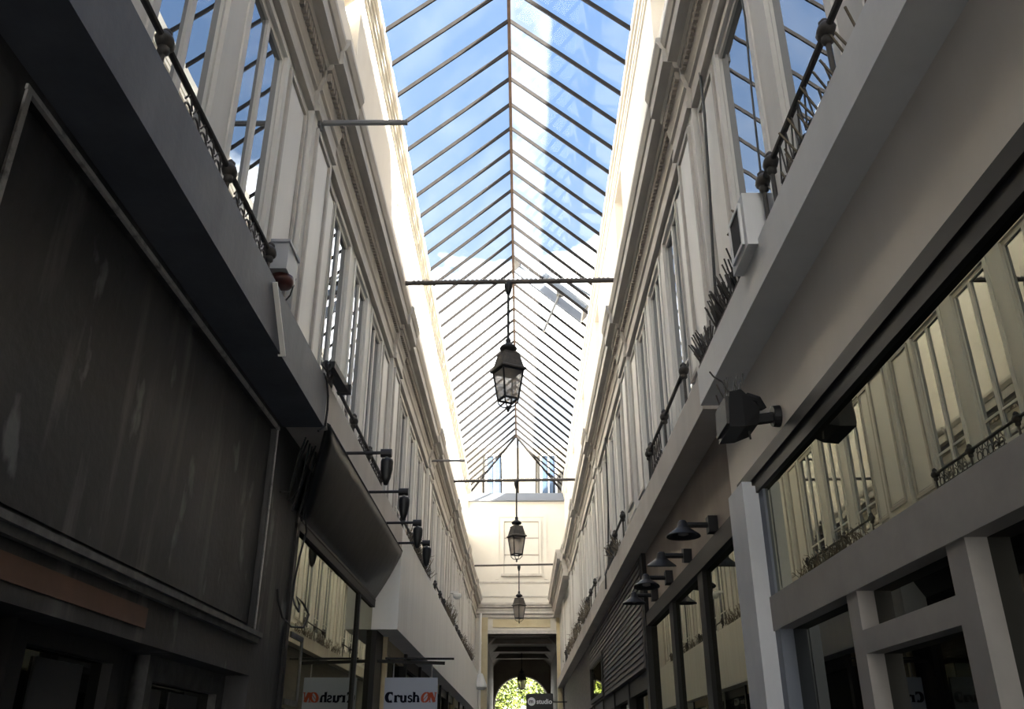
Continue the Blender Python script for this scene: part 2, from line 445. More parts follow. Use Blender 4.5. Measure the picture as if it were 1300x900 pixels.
# ---------------------------------------------- ledges over the shops
def ledge(name, x0, x1, y0, y1, z0, z1, m, label):
    return tag(MB().box(x0, x1, y0, y1, z0, z1).build(name, m), label, 'ledge', kind='structure')
ledge('trim_3', LL, -1.95, Y0, 6.08, 2.22, 2.575, 'ledgegrey', 'dark grey ledge over the black shopfront')
ledge('trim_4', LL, -1.95, 6.08, 10.66, 2.24, 2.575, 'ledgebeige', 'beige ledge over the slanted black sign panel')
ledge('trim_5', LR, 1.75, Y0, 5.66, 2.215, 2.47, 'ledgeright', 'pale grey ledge over the beige fascia with the broken spotlight')
ledge('trim_6', LR + 0.015, 1.75, 5.66, Y1, 2.19, 2.46, 'ledgebeige', 'beige ledge over the gooseneck lamps')
b = MB(); b.box(LL, -1.95, 10.66, Y1, 1.37, 2.575)
tag(b.build('trim_7', 'boxwhite'), 'tall white boxed fascia above the hanging white sign', 'fascia', kind='structure')

# ---------------------------------------------- ground floor, left
g = MB()
g.box(-2.1, -1.80, 2.42, 5.95, 0.70, 2.25)          # recessed field behind the panel
g.box(-2.1, GL, Y0, 2.42, 0.48, 2.25); g.box(-2.1, GL, 5.95, 6.72, -1.6, 2.25)
g.box(-2.1, GL, 2.42, 5.95, 2.16, 2.25); g.box(-2.1, GL, 2.42, 5.95, 0.48, 0.70)
g.box(-2.1, -1.98, Y0, 5.95, -1.6, 0.48)
g.box(-2.1, -1.70, 1.2, 2.30, -1.6, 2.08)
gl = g.build('ground_wall', 'shop_panel', wall_left)
MB().box(-1.81, -1.79, 2.50, 5.90, 0.80, 2.10).build('sign_panel', 'shop_panel', wall_left)
fr = MB()
fr.bar((GL, 2.40, 2.165), (GL, 5.97, 2.165), 0.02, 0.022); fr.bar((GL, 2.42, 0.72), (GL, 2.42, 2.16), 0.02, 0.03, up=(0, 1, 0)); fr.bar((GL, 5.955, 0.72), (GL, 5.955, 2.16), 0.012, 0.010, up=(0, 1, 0))
fr.build('sign_frame', 'shopblack_line', wall_left)
si = MB(); si.box(-1.82, -1.70, 1.6, 5.98, 0.715, 0.745); si.box(-1.82, -1.72, 1.6, 5.98, 0.68, 0.715)
si.build('sign_sill', 'shopblack_edge', wall_left)
MB().box(-1.80, GL + 0.006, 1.5, 4.2, 0.545, 0.635).build('sign_strip', 'rust_strip', wall_left)
d = thing('door_1', 'dark glazed door under the black shop sign panel', 'door', (-1.93, 3.9, -1.6), kind='structure')
m = MB(); m.box(-1.98, -1.90, 3.40, 3.50, -1.6, 0.48); m.box(-1.98, -1.90, 4.28, 4.38, -1.6, 0.48); m.box(-1.98, -1.90, 3.5, 4.28, 0.40, 0.48); m.box(-1.98, -1.90, 3.5, 4.28, -1.6, -1.45)
m.build('door_frame', 'shopblack', d); MB().box(-1.96, -1.95, 3.5, 4.28, -1.45, 0.40).build('pane', 'shop_glass_dark', d)
MB().box(-1.949, -1.94, 3.66, 4.08, 0.05, 0.37).build('notice', 'poster', d)
d = thing('window_%d' % (WN[0] + 1), 'dark display window beside the glazed door under the black sign panel', 'window', (-1.93, 5.2, -1.6), kind='structure'); WN[0] += 1
m = MB(); m.box(-1.98, -1.90, 4.70, 4.78, -1.6, 0.48); m.box(-1.98, -1.90, 5.82, 5.95, -1.6, 0.48); m.box(-1.98, -1.90, 4.78, 5.82, 0.36, 0.48); m.box(-1.98, -1.90, 4.78, 5.82, -1.6, -1.2)
m.build('frame', 'shopblack_edge', d); MB().box(-1.96, -1.95, 4.78, 5.82, -1.2, 0.36).build('pane', 'shop_glass_dark', d)
MB().box(-1.949, -1.94, 4.88, 5.02, 0.10, 0.33).build('notice', 'poster', d)
MB().box(-1.949, -1.94, 5.15, 5.60, 0.22, 0.33).build('notice', 'poster', d)

# shop window under the slanted black sign
g = MB(); g.box(-2.1, -1.80, 6.72, 11.35, 1.60, 2.25); g.box(-2.1, -1.84, 6.72, 10.66, -1.6, 1.6)
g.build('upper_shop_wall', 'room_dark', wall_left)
d = thing('window_%d' % (WN[0] + 1), 'big shop window under the slanted black sign panel', 'window', (-1.78, 8.9, -1.6), kind='structure'); WN[0] += 1
m = MB(); m.box(-1.80, -1.73, 6.70, 11.25, 1.62, 1.74); m.box(-1.80, -1.70, 10.72, 11.25, -1.6, 1.66); m.box(-1.80, -1.73, 6.70, 6.78, -1.6, 1.66); m.box(-1.80, -1.73, 6.78, 10.75, -1.6, -1.2)
m.build('frame', 'beam_black', d)
MB().box(-1.80, -1.735, 9.66, 9.72, -1.2, 1.64).build('mullion', 'beam_black', d)
for (a, b) in ((6.78, 9.66), (9.72, 10.72)): MB().box(-1.77, -1.76, a, b, -1.2, 1.63).build('pane', 'shop_glass', d)
m = MB()
for (a, b, c, e2) in ((6.95, 7.35, 0.36, 0.40), (6.95, 7.35, 0.84, 0.88)): m.box(-1.759, -1.752, a, b, c, e2)
m.box(-1.759, -1.752, 7.31, 7.35, 0.36, 0.88); m.build('neon_outline', 'shopblack_edge', d)

# far shopfronts, left (under the white boxed fascia)
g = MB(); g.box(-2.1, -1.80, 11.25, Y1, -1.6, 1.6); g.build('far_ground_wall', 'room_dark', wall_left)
y = 11.35; i = 0
while y < 31:
    d = thing('window_%d' % (WN[0] + 1), 'shop window bay under the tall white boxed fascia', 'window', (-1.76, y + 0.9, -1.6), group='shop windows under the white boxed fascia', kind='structure'); WN[0] += 1
    m = MB(); m.box(-1.80, -1.66, y, y + 0.12, -1.6, 1.4); m.box(-1.80, -1.70, y + 0.12, y + 2.0, 1.2, 1.4); m.box(-1.80, -1.70, y + 0.12, y + 2.0, -1.6, -1.2)
    m.build('frame', 'ochre' if i % 3 == 0 else 'beam_black', d); MB().box(-1.77, -1.76, y + 0.12, y + 2.0, -1.2, 1.2).build('pane', 'shop_glass_dark', d)
    y += 2.0; i += 1

# ---------------------------------------------- ground floor, right
g = MB(); g.box(GR, 1.63, Y0, 5.87, 1.62, 2.25)
g.build('fascia', 'fasciaright', wall_right)
MB().box(GR + 0.02, 1.63, 5.87, 10.5, 1.50, 2.25).build('fascia', 'browncoat', wall_right)
MB().box(GR + 0.01, 1.63, 18.9, Y1, 0.95, 2.25).build('fascia', 'siding', wall_right)
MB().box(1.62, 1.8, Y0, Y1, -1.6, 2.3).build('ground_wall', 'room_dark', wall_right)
m = MB(); m.box(1.43, 1.60, Y0, 5.62, 1.56, 1.635); m.box(1.445, 1.60, Y0, 5.62, 1.475, 1.56)
m.build('awning_rail', 'beam_black', wall_right)
MB().box(1.41, 1.64, 5.24, 5.58, -1.6, 1.52).build('pier', 'pillar_white', wall_right)
m = MB(); m.box(1.36, 1.42, 5.22, 5.60, -1.6, 1.54); m.build('pier_face', 'pillar_white', wall_right)
d = thing('window_%d' % (WN[0] + 1), 'grey framed shopfront with transom light and door beside the white pier', 'window', (1.5, 3, -1.6), kind='structure'); WN[0] += 1
m = MB()
m.box(1.45, 1.60, Y0, 5.24, 0.66, 0.85)
m.build('transom_rail', 'frame_grey', d)
for (a, b, z0, z1) in ((3.90, 4.03, -1.6, 0.66), (2.88, 3.02, -1.6, 0.66), (5.14, 5.24, -1.6, 0.66), (5.14, 5.24, 0.85, 1.48), (0.2, 0.32, -1.6, 0.66)):
    MB().box(1.46, 1.58, a, b, z0, z1).build('mullion', 'frame_grey' if a < 5 else 'zinc', d)
MB().box(1.46, 1.58, 3.02, 3.90, 0.40, 0.495).build('door_rail', 'frame_grey', d)
MB().box(1.475, 1.485, Y0, 5.14, 0.85, 1.48).build('transom_pane', 'shop_glass', d)
for (a, b, z0, z1) in ((4.03, 5.14, -1.6, 0.66), (3.02, 3.90, 0.495, 0.66), (3.02, 3.90, -1.6, 0.40), (0.32, 2.88, -1.6, 0.66)):
    MB().box(1.535, 1.545, a, b, z0, z1).build('pane', 'shop_glass_dark', d)
d = thing('window_%d' % (WN[0] + 1), 'black framed shop window under the gooseneck lamps', 'window', (1.5, 8, -1.6), kind='structure'); WN[0] += 1
MB().box(1.43, 1.60, 5.60, 10.5, 1.36, 1.50).build('head_rail', 'beam_black', d)
MB().box(1.45, 1.60, 5.60, 10.5, -1.6, -1.1).build('stall_riser', 'beam_black', d)
for yy in (7.10, 8.62): MB().box(1.45, 1.58, yy, yy + 0.20, -1.1, 1.36).build('mullion', 'beam_black', d)
MB().box(1.42, 1.62, 10.35, 10.52, -1.6, 2.2).build('post', 'beam_black', d)
for (a, b) in ((5.60, 7.10), (7.30, 8.62), (8.82, 10.35)): MB().box(1.485, 1.495, a, b, -1.1, 1.36).build('pane', 'shop_glass', d)
# dark clapboard wall beyond
sd = thing('clapboard_panel', 'dark brown clapboard cladding below the beige ledge past the black post', 'cladding', (1.45, 14.5, 0.93))
MB().box(1.42, 1.64, 10.52, 18.9, 0.93, 2.19).build('backing', 'siding', sd)
nb = 18
for i in range(nb):
    z = 0.93 + i * (1.24 / nb)
    mm = MB(); h = 1.24 / nb
    for (a, b) in (((10.53, 15.75),) if 0.98 - 1e-6 < z + h and z < 1.66 else ((10.53, 18.85),)):
        mm.add([(1.43, a, z), (1.395, a, z), (1.41, a, z + h), (1.43, a, z + h), (1.43, b, z), (1.395, b, z), (1.41, b, z + h), (1.43, b, z + h)],
               [(0, 3, 2, 1), (4, 5, 6, 7), (0, 1, 5, 4), (1, 2, 6, 5), (2, 3, 7, 6), (3, 0, 4, 7)])
    mm.build('board', 'siding', sd)
wn = MB(); wn.box(1.37, 1.42, 15.75, 15.85, 0.95, 1.66); wn.box(1.37, 1.42, 18.5, 18.6, 0.95, 1.66); wn.box(1.37, 1.42, 15.85, 18.5, 0.95, 1.02); wn.box(1.37, 1.42, 15.85, 18.5, 1.60, 1.66)
wn.build('window_frame', 'beam_black', sd); MB().box(1.405, 1.415, 15.85, 18.5, 1.02, 1.60).build('pane', 'shop_glass', sd)
y = 10.6
while y < 31:
    d = thing('window_%d' % (WN[0] + 1), 'black shopfront bay at street level beyond the gooseneck lamps', 'window', (1.5, y + 0.9, -1.6), group='black shopfront bays past the gooseneck lamps', kind='structure'); WN[0] += 1
    top = 0.93
    m = MB(); m.box(1.45, 1.62, y, y + 0.14, -1.6, top); m.box(1.47, 1.62, y + 0.14, y + 2.04, top - 0.2, top); m.box(1.47, 1.62, y + 0.14, y + 2.04, -1.6, -1.1)
    m.build('frame', 'beam_black', d); MB().box(1.545, 1.555, y + 0.14, y + 2.04, -1.1, top - 0.2).build('pane', 'shop_glass_dark', d)
    y += 2.04

# ---------------------------------------------- end walls
CX = -0.16
b = MB().box(-2.6, -1.5, Y0 - 0.3, Y0, -1.6, 10.9).box(1.3, 2.3, Y0 - 0.3, Y0, -1.6, 10.9).box(-1.5, 1.3, Y0 - 0.3, Y0, 3.2, 10.9).build('wall_back', 'attic'); tag(b, 'plain cream wall with a tall entrance opening closing the passage', 'wall', kind='structure')
e = MB()
e.box(-2.3, 2.0, Y1, Y1 + 0.3, 4.0, 8.82); e.box(-2.3, -1.18, Y1, Y1 + 0.3, -1.6, 4.0); e.box(1.26, 2.0, Y1, Y1 + 0.3, -1.6, 4.0)
we = e.build('wall_end', 'endwall'); tag(we, 'cream end wall with a blind window above the dark archway', 'wall', kind='structure')
m = MB()
for (x0, x1, z0, z1) in ((-0.92, -0.80, 5.9, 8.32), (0.86, 0.98, 5.9, 8.32), (-0.80, 0.86, 8.20, 8.32)): m.box(x0, x1, Y1 - 0.03, Y1 + 0.01, z0, z1)
for (x0, x1, z0, z1) in ((-0.70, -0.62, 6.08, 8.12), (0.68, 0.76, 6.08, 8.12), (-0.62, 0.68, 8.04, 8.12)): m.box(x0, x1, Y1 - 0.06, Y1 + 0.01, z0, z1)
m.build('window_surround', 'endwall', we)
m = MB()
for (x0, x1, z0, z1) in ((-0.625, -0.60, 6.1, 8.05), (0.66, 0.685, 6.1, 8.05), (-0.60, 0.66, 8.02, 8.05)): m.box(x0, x1, Y1 - 0.03, Y1 + 0.01, z0, z1)
m.build('window_reveal', 'dentil', we)  # dark strips colour in the shade of a recess around the blind window
m = MB(); m.box(-0.72, 0.78, Y1 - 0.10, Y1 + 0.01, 6.02, 6.10); m.build('sill', 'moulding', we)
for z in (6.80, 7.42): MB().box(-0.62, 0.68, Y1 - 0.015, Y1 + 0.01, z - 0.02, z + 0.02).build('shutter_rail', 'dentil', we)  # rails toned darker to suggest recess shade
m = MB()
for (z0, z1, dd) in ((5.78, 5.83, 0.03), (5.28, 5.32, 0.03), (4.98, 5.06, 0.2), (4.90, 4.98, 0.16), (4.80, 4.88, 0.10), (4.68, 4.78, 0.14), (4.56, 4.66, 0.08)):
    m.box(-1.98, 1.66, Y1 - dd, Y1 + 0.01, z0, z1)
m.build('string_course', 'moulding', we)
m = MB(); m.box(-1.0, 1.05, Y1 - 0.03, Y1 + 0.01, 4.22, 4.50); m.build('lintel_panel', 'ochre', we)
m = MB(); m.box(-1.25, 1.32, Y1 - 0.08, Y1 + 0.3, 4.0, 4.12); m.build('lintel', 'moulding', we)
for (x0, x1) in ((-1.42, -1.18), (1.26, 1.42)): MB().box(x0, x1, Y1 - 0.12, Y1 + 0.02, -1.6, 4.56).build('jamb', 'ochre', we)

# tunnel under the end building
TY = 41.0
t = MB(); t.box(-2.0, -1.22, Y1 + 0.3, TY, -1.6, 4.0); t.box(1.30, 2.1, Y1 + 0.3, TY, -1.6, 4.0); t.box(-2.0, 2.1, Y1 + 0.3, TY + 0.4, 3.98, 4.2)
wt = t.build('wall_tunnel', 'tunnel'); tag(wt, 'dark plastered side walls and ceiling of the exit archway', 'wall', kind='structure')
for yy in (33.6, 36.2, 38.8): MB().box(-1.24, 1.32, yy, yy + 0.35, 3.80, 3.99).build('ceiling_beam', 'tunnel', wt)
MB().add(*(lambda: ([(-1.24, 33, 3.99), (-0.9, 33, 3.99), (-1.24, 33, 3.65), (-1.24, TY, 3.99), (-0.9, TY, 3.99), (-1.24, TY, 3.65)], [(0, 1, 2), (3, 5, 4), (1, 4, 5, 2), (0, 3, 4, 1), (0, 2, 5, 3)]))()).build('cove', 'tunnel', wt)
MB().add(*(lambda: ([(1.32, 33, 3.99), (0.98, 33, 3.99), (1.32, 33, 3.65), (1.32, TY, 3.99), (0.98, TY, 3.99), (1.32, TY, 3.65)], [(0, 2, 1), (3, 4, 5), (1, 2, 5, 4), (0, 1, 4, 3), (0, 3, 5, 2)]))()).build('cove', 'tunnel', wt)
# arch wall
am = MB(); R_ = 1.18; ac = 0.03; az = 2.08; nA = 28
pts = [(ac - R_, -1.6)] + [(ac - R_ * math.cos(math.pi * i / nA), az + R_ * math.sin(math.pi * i / nA)) for i in range(nA + 1)] + [(ac + R_, -1.6)]
out = [(-2.0, -1.6)] + [(-2.0 + 4.1 * i / nA, 4.0) for i in range(nA + 1)] + [(2.1, -1.6)]
vs = []; fs = []
for yy in (TY, TY + 0.4):
    vs += [(x, yy, z) for x, z in pts] + [(x, yy, z) for x, z in out]
k = len(pts)
for i in range(k - 1):
    fs += [(i, i + 1, k + i + 1, k + i), (2 * k + i, 3 * k + i, 3 * k + i + 1, 2 * k + i + 1), (i, 2 * k + i, 2 * k + i + 1, i + 1)]
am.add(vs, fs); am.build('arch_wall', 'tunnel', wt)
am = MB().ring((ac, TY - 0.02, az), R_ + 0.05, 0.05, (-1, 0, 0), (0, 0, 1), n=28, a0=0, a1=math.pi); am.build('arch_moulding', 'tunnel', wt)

# building above the archway, seen through the glazed end of the roof
hb = thing('end_building', 'cream house with tall blue windows behind the glazed roof end', 'building', (0, 38, -1.6))
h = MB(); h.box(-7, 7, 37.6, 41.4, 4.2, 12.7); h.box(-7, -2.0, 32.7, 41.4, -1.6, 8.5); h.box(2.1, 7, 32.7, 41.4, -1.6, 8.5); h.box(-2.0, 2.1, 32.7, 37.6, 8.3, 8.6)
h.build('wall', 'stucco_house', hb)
for (x0, x1) in ((-1.48, -0.84), (0.96, 1.55), (-4.4, -3.5), (3.5, 4.4)):
    f = MB(); f.box(x0 - 0.08, x0, 37.52, 37.62, 9.9, 12.4); f.box(x1, x1 + 0.08, 37.52, 37.62, 9.9, 12.4); f.box(x0, x1, 37.52, 37.62, 12.3, 12.4); f.box(x0, x1, 37.50, 37.62, 9.85, 9.95); f.box((x0 + x1) / 2 - 0.03, (x0 + x1) / 2 + 0.03, 37.54, 37.61, 9.95, 12.3)
    wd = f.build('window', 'facade_light', hb)
    for a, bb in ((x0, (x0 + x1) / 2 - 0.03), ((x0 + x1) / 2 + 0.03, x1)): MB().box(a, bb, 37.57, 37.60, 9.95, 12.3).build('pane', 'house_glass', wd)
r = MB(); r.add([(-7.2, 37.6, 12.7), (7.2, 37.6, 12.7), (7.2, 41.6, 12.7), (-7.2, 41.6, 12.7), (-7.2, 39.5, 13.0), (7.2, 39.5, 13.0)], [(0, 1, 5, 4), (2, 3, 4, 5), (0, 4, 3), (1, 2, 5), (0, 3, 2, 1)]); r.build('roof', 'zincroof', hb)
# unseen house added beside the passage, hidden above the eaves, that keeps the sun off the lower walls
nbh = thing('neighbour_building', 'cream neighbouring house rising beyond the glass roof eaves', 'building', (12, 15, -1.6))
MB().box(9, 15, -25, 36, -1.6, 18.7).box(9.2, 14.8, -25, 4.0, 18.7, 20.0).build('wall', 'stucco_house', nbh)  # higher block added to shade the attic wall nearest the camera
r = MB(); r.add([(8.8, 4.0, 18.7), (15.2, 4.0, 18.7), (15.2, 36.2, 18.7), (8.8, 36.2, 18.7), (12, 4.0, 20.4), (12, 36.2, 20.4)], [(0, 4, 5, 3), (1, 2, 5, 4), (0, 1, 4), (2, 3, 5), (0, 3, 2, 1)]); r.build('roof', 'zincroof', nbh)

# ---------------------------------------------- glass roof
rf = thing('ceiling', 'pitched glass roof of long panes between thin dark rafters', 'skylight', (RX, 13, EZ), kind='structure')
def rp(side, t, y, up=0.0):
    ex = EL if side < 0 else ER
    nx, nz = (RZ - EZ), abs(RX - ex); L = math.hypot(nx, nz)
    return (ex + (RX - ex) * t + side * up * nx / L, y, EZ + (RZ - EZ) * t + up * nz / L)
SP = 0.66; HY = 30.5
MB().bar((RX, Y0, RZ - 0.01), (RX, HY + 0.02, RZ - 0.01), 0.055, 0.09).build('ridge_beam', 'ridge', rf)
ky = [10.5 + SP * k for k in range(-30, 34)]
ky = [y for y in ky if Y0 + 0.05 < y < Y1 - 0.1]
tl = lambda y: 1.0 if y <= HY else max(0.0, (Y1 - y) / (Y1 - HY))
HATCH = min(range(len(ky)), key=lambda i: abs(ky[i] - 17.75))
edges = [Y0] + ky + [Y1]
for sd_ in (-1, 1):
    for y in ky:
        MB().bar(rp(sd_, -0.01, y, 0.0), rp(sd_, tl(y), y, 0.0), 0.028, 0.06, up=(sd_ * 1.52, 0, 1.74)).build('rafter', 'roofsteel', rf)
    for i in range(len(edges) - 1):
        a, b = edges[i], edges[i + 1]
        if sd_ == 1 and i >= 1 and ky[i - 1] == ky[HATCH]: continue
        nn = Vector(rp(sd_, 0.5, 0, 0.006)) - Vector(rp(sd_, 0.5, 0, 0))
        pts = [rp(sd_, -0.02, a, 0.035), rp(sd_, -0.02, b, 0.035)]
        pts += [rp(sd_, tl(b), b, 0.035)] if tl(b) > 0 else []
        if a < HY < b: pts += [rp(sd_, 1.0, HY, 0.035)]
        pts += [rp(sd_, tl(a), a, 0.035)]
        MB().poly(pts, nn).build('pane', 'roof_glass', rf)
# glazed hip at the far end
hip = lambda sd_, t: Vector((EL + (RX - EL) * t, Y1 - 0.03 - (Y1 - HY) * t, EZ + (RZ - EZ) * t)) if sd_ < 0 else Vector((ER + (RX - ER) * t, Y1 - 0.03 - (Y1 - HY) * t, EZ + (RZ - EZ) * t))
for sd_ in (-1, 1): MB().bar(hip(sd_, -0.06), hip(sd_, 1.0), 0.05, 0.06).build('hip_rafter', 'roofsteel', rf)
xs = [EL + 0.02, -1.40, -0.71, RX + 0.06, 0.60, 1.27, ER - 0.02]
def hz(x):
    t = (x - EL) / (RX - EL) if x < RX else (x - ER) / (RX - ER)
    t = min(max(t, 0), 1); return t
for x in xs[1:-1]:
    t = hz(x); MB().bar((x, Y1 - 0.06, EZ - 0.15), (x, Y1 - 0.03 - (Y1 - HY) * t, EZ + (RZ - EZ) * t), 0.045 if abs(x - RX) > 0.2 else 0.07, 0.05, up=(0, 1, 0)).build('glazing_bar', 'roofsteel', rf)
for i in range(len(xs) - 1):
    pts = []
    for x in (xs[i], xs[i + 1]): pts.append(Vector((x, Y1 - 0.03, EZ - 0.14)))
    top = [xs[i + 1], xs[i]]
    if xs[i] < RX < xs[i + 1]: top = [xs[i + 1], RX, xs[i]]
    for x in top: pts.append(Vector((x, Y1 - 0.03 - (Y1 - HY) * hz(x), EZ + (RZ - EZ) * hz(x))))
    MB().poly(pts, (0, 0.006, 0.004)).build('pane', 'roof_glass', rf)
MB().box(-1.97, 1.65, Y1 - 0.22, Y1 + 0.1, 8.80, 9.08).build('end_beam', 'zinc', rf)

# opened roof hatch with its winding rod
ha, hb2 = ky[HATCH], ky[HATCH + 1]
hatch = thing('roof_hatch', 'open grey framed roof hatch in the glass slope', 'hatch', rp(1, 0.1, ha))
for y in (ha + 0.03, hb2 - 0.03): MB().bar(rp(1, 0.06, y, 0.08), rp(1, 0.98, y, 0.08), 0.03, 0.20, up=(1.52, 0, 1.74)).build('curb_board', 'zinc', hatch)
for t_ in (0.06, 0.98): MB().bar(rp(1, t_, ha + 0.03, 0.08), rp(1, t_, hb2 - 0.03, 0.08), 0.03, 0.20, up=(1.52, 0, 1.74)).build('curb_end', 'ledgebeige', hatch)
sa = MB()
for y in (ha + 0.05, hb2 - 0.05): sa.bar(rp(1, 0.06, y, 0.42), rp(1, 0.98, y, 0.21), 0.04, 0.04)
for t_, u in ((0.06, 0.42), (0.98, 0.21)): sa.bar(rp(1, t_, ha + 0.05, u), rp(1, t_, hb2 - 0.05, u), 0.04, 0.04)
sash = sa.build('sash', 'zinc', hatch)
MB().poly([rp(1, 0.06, ha + 0.05, 0.42), rp(1, 0.06, hb2 - 0.05, 0.42), rp(1, 0.98, hb2 - 0.05, 0.21), rp(1, 0.98, ha + 0.05, 0.21)], (0.003, 0, 0.005)).build('pane', 'roof_glass', sash)
MB().tube([rp(1, 0.40, hb2 - 0.05, 0.0), (0.92, 17.9, 9.77), (0.54, 17.85, 8.80)], 0.028, 8).build('winding_rod', 'bar_grey', hatch)
MB().box(0.86, 1.02, 17.80, 17.95, 9.74, 9.90).build('winch_box', 'bar_grey', hatch)

# ---------------------------------------------- tie bars with bird spikes
def tiebar(y, x0, x1, z0, z1, label, spikes=True):
    t = thing('tie_bar', label, 'tie bar', ((x0 + x1) / 2, y, (z0 + z1) / 2), group=None)
    MB().tube([(x0 - 0.06, y, z0), (x1 + 0.06, y, z1)], 0.028, 10).build('bar', 'bar_brown', t)
    if spikes:
        m = MB(); x = x0 + 0.1
        while x < x1 - 0.05:
            z = z0 + (z1 - z0) * (x - x0) / (x1 - x0)
            m.tube([(x, y, z + 0.02), (x + random.uniform(-0.03, 0.03), y + random.uniform(-0.06, 0.06), z + 0.16)], 0.0022, 4)
            m.box(x - 0.015, x + 0.02, y - 0.012, y + 0.012, z + 0.022, z + 0.040)
            x += 0.055
        tag(m.build('bird_spikes', 'spike_clear', t), kind='stuff')
tiebar(9.3, -1.39, 1.14, 5.25, 5.28, 'brown tie bar with bird spikes holding the lantern below the open roof hatch')
tiebar(17.7, -1.39, 1.14, 5.25, 5.28, 'brown tie bar crossing in front of the glazed roof end')
tiebar(26.5, -1.39, 0.97, 5.24, 5.28, 'brown tie bar crossing in front of the blind window', spikes=False)

# ---------------------------------------------- lanterns
def lantern():
    L = thing('lantern', 'x', 'lantern', (0, 0, 0))
    q = math.pi / 4
    fr4 = lambda a, b: [(a * math.sqrt(2), 0), (b * math.sqrt(2), 0)]
    MB().tube([(0, 0, 0.0), (0, 0, -0.84)], 0.016, 10).build('rod', 'lamp_black', L, local=True)
    MB().lathe([(0.045, 0.0), (0.05, -0.05), (0.035, -0.12), (0.02, -0.16)], (0, 0, 0.0), 14).build('hanger', 'lamp_black', L, local=True, smooth=True)
    MB().lathe([(0.016, -0.74), (0.035, -0.77), (0.03, -0.80), (0.045, -0.83), (0.085, -0.85), (0.105, -0.88), (0.09, -0.905), (0.05, -0.92), (0.06, -0.95)], (0, 0, 0), 18).build('cap', 'lamp_black', L, local=True, smooth=True)
    # roof: four-sided
    MB().lathe([(0.088 * 1.414, -0.945), (0.10 * 1.414, -0.955), (0.098 * 1.414, -0.97), (0.135 * 1.414, -1.13), (0.158 * 1.414, -1.15), (0.158 * 1.414, -1.168), (0.13 * 1.414, -1.17)], (0, 0, 0), 4, phase=q).build('roof', 'iron', L, local=True)
    a, b, zt, zb = 0.130, 0.086, -1.168, -1.525
    fr = MB()
    for sx in (-1, 1):
        for sy in (-1, 1): fr.bar((sx * a, sy * a, zt), (sx * b, sy * b, zb), 0.018, 0.018)
    for h, z in ((a, zt - 0.008), (b, zb)):
        for s_ in (-1, 1):
            fr.bar((-h, s_ * h, z), (h, s_ * h, z), 0.018, 0.02); fr.bar((s_ * h, -h, z), (s_ * h, h, z), 0.018, 0.02)
    fr.build('frame', 'lamp_black', L, local=True)
    for (nx, ny) in ((1, 0), (-1, 0), (0, 1), (0, -1)):
        pa = []
        for (h, z, s_) in ((a, zt, -1), (a, zt, 1), (b, zb, 1), (b, zb, -1)):
            pa.append((nx * h + (s_ * h if nx == 0 else 0), ny * h + (s_ * h if ny == 0 else 0), z))
        MB().poly(pa, (-nx * 0.004, -ny * 0.004, 0)).build('pane', 'lantern_glass', L, local=True)
    c = MB()
    for s_ in (-1, 1):
        c.tube([(s_ * b, s_ * b, zb), (s_ * b * 0.95, s_ * b * 0.95, zb - 0.04), (s_ * 0.05, s_ * 0.05, zb - 0.085), (0, 0, zb - 0.10)], 0.008, 6)
        c.tube([(s_ * b, -s_ * b, zb), (s_ * b * 0.95, -s_ * b * 0.95, zb - 0.04), (s_ * 0.05, -s_ * 0.05, zb - 0.085), (0, 0, zb - 0.10)], 0.008, 6)
    c.build('cradle', 'lamp_black', L, local=True)
    MB().lathe([(0.006, -1.60), (0.03, -1.615), (0.012, -1.635), (0.02, -1.655), (0.004, -1.68)], (0, 0, 0), 12).build('finial', 'lamp_black', L, local=True, smooth=True)
    return L
L0 = lantern()
spots = [(-0.135, 9.3, 5.245, 0.50, 'black four-sided lantern hanging below the open roof hatch'),
         (-0.08, 17.7, 5.245, 0.45, 'black four-sided lantern hanging in front of the blind window'),
         (-0.05, 26.5, 5.24, 0.75, 'black four-sided lantern hanging in front of the lintel over the archway'),
         (0.02, 37.0, 3.99, 0.78, 'dark lantern silhouetted in the bright archway')]
for i, (x, y, z, r, lab) in enumerate(spots):
    L = L0 if i == 0 else copy_tree(L0)
    L.location = (x, y, z + ZO); L.rotation_euler = (0, 0, r); L['label'] = lab

# ---------------------------------------------- stub bars on the left cornice
for (y, z, lab) in ((5.5, 4.56, 'grey stub bar jutting from the pilaster near the alarm box'), (14.75, 4.75, 'grey stub bar jutting from the cornice above the arm spotlights')):
    t = thing('stub_bar', lab, 'bar', (WL, y, z))
    MB().tube([(WL + 0.02, y, z), (-0.88 if y < 6 else -0.98, y, z)], 0.022, 8).build('bar', 'bar_grey', t)
    MB().box(-1.60, -1.56, y - 0.04, y + 0.04, z - 0.05, z + 0.05).build('plate', 'bar_grey', t)

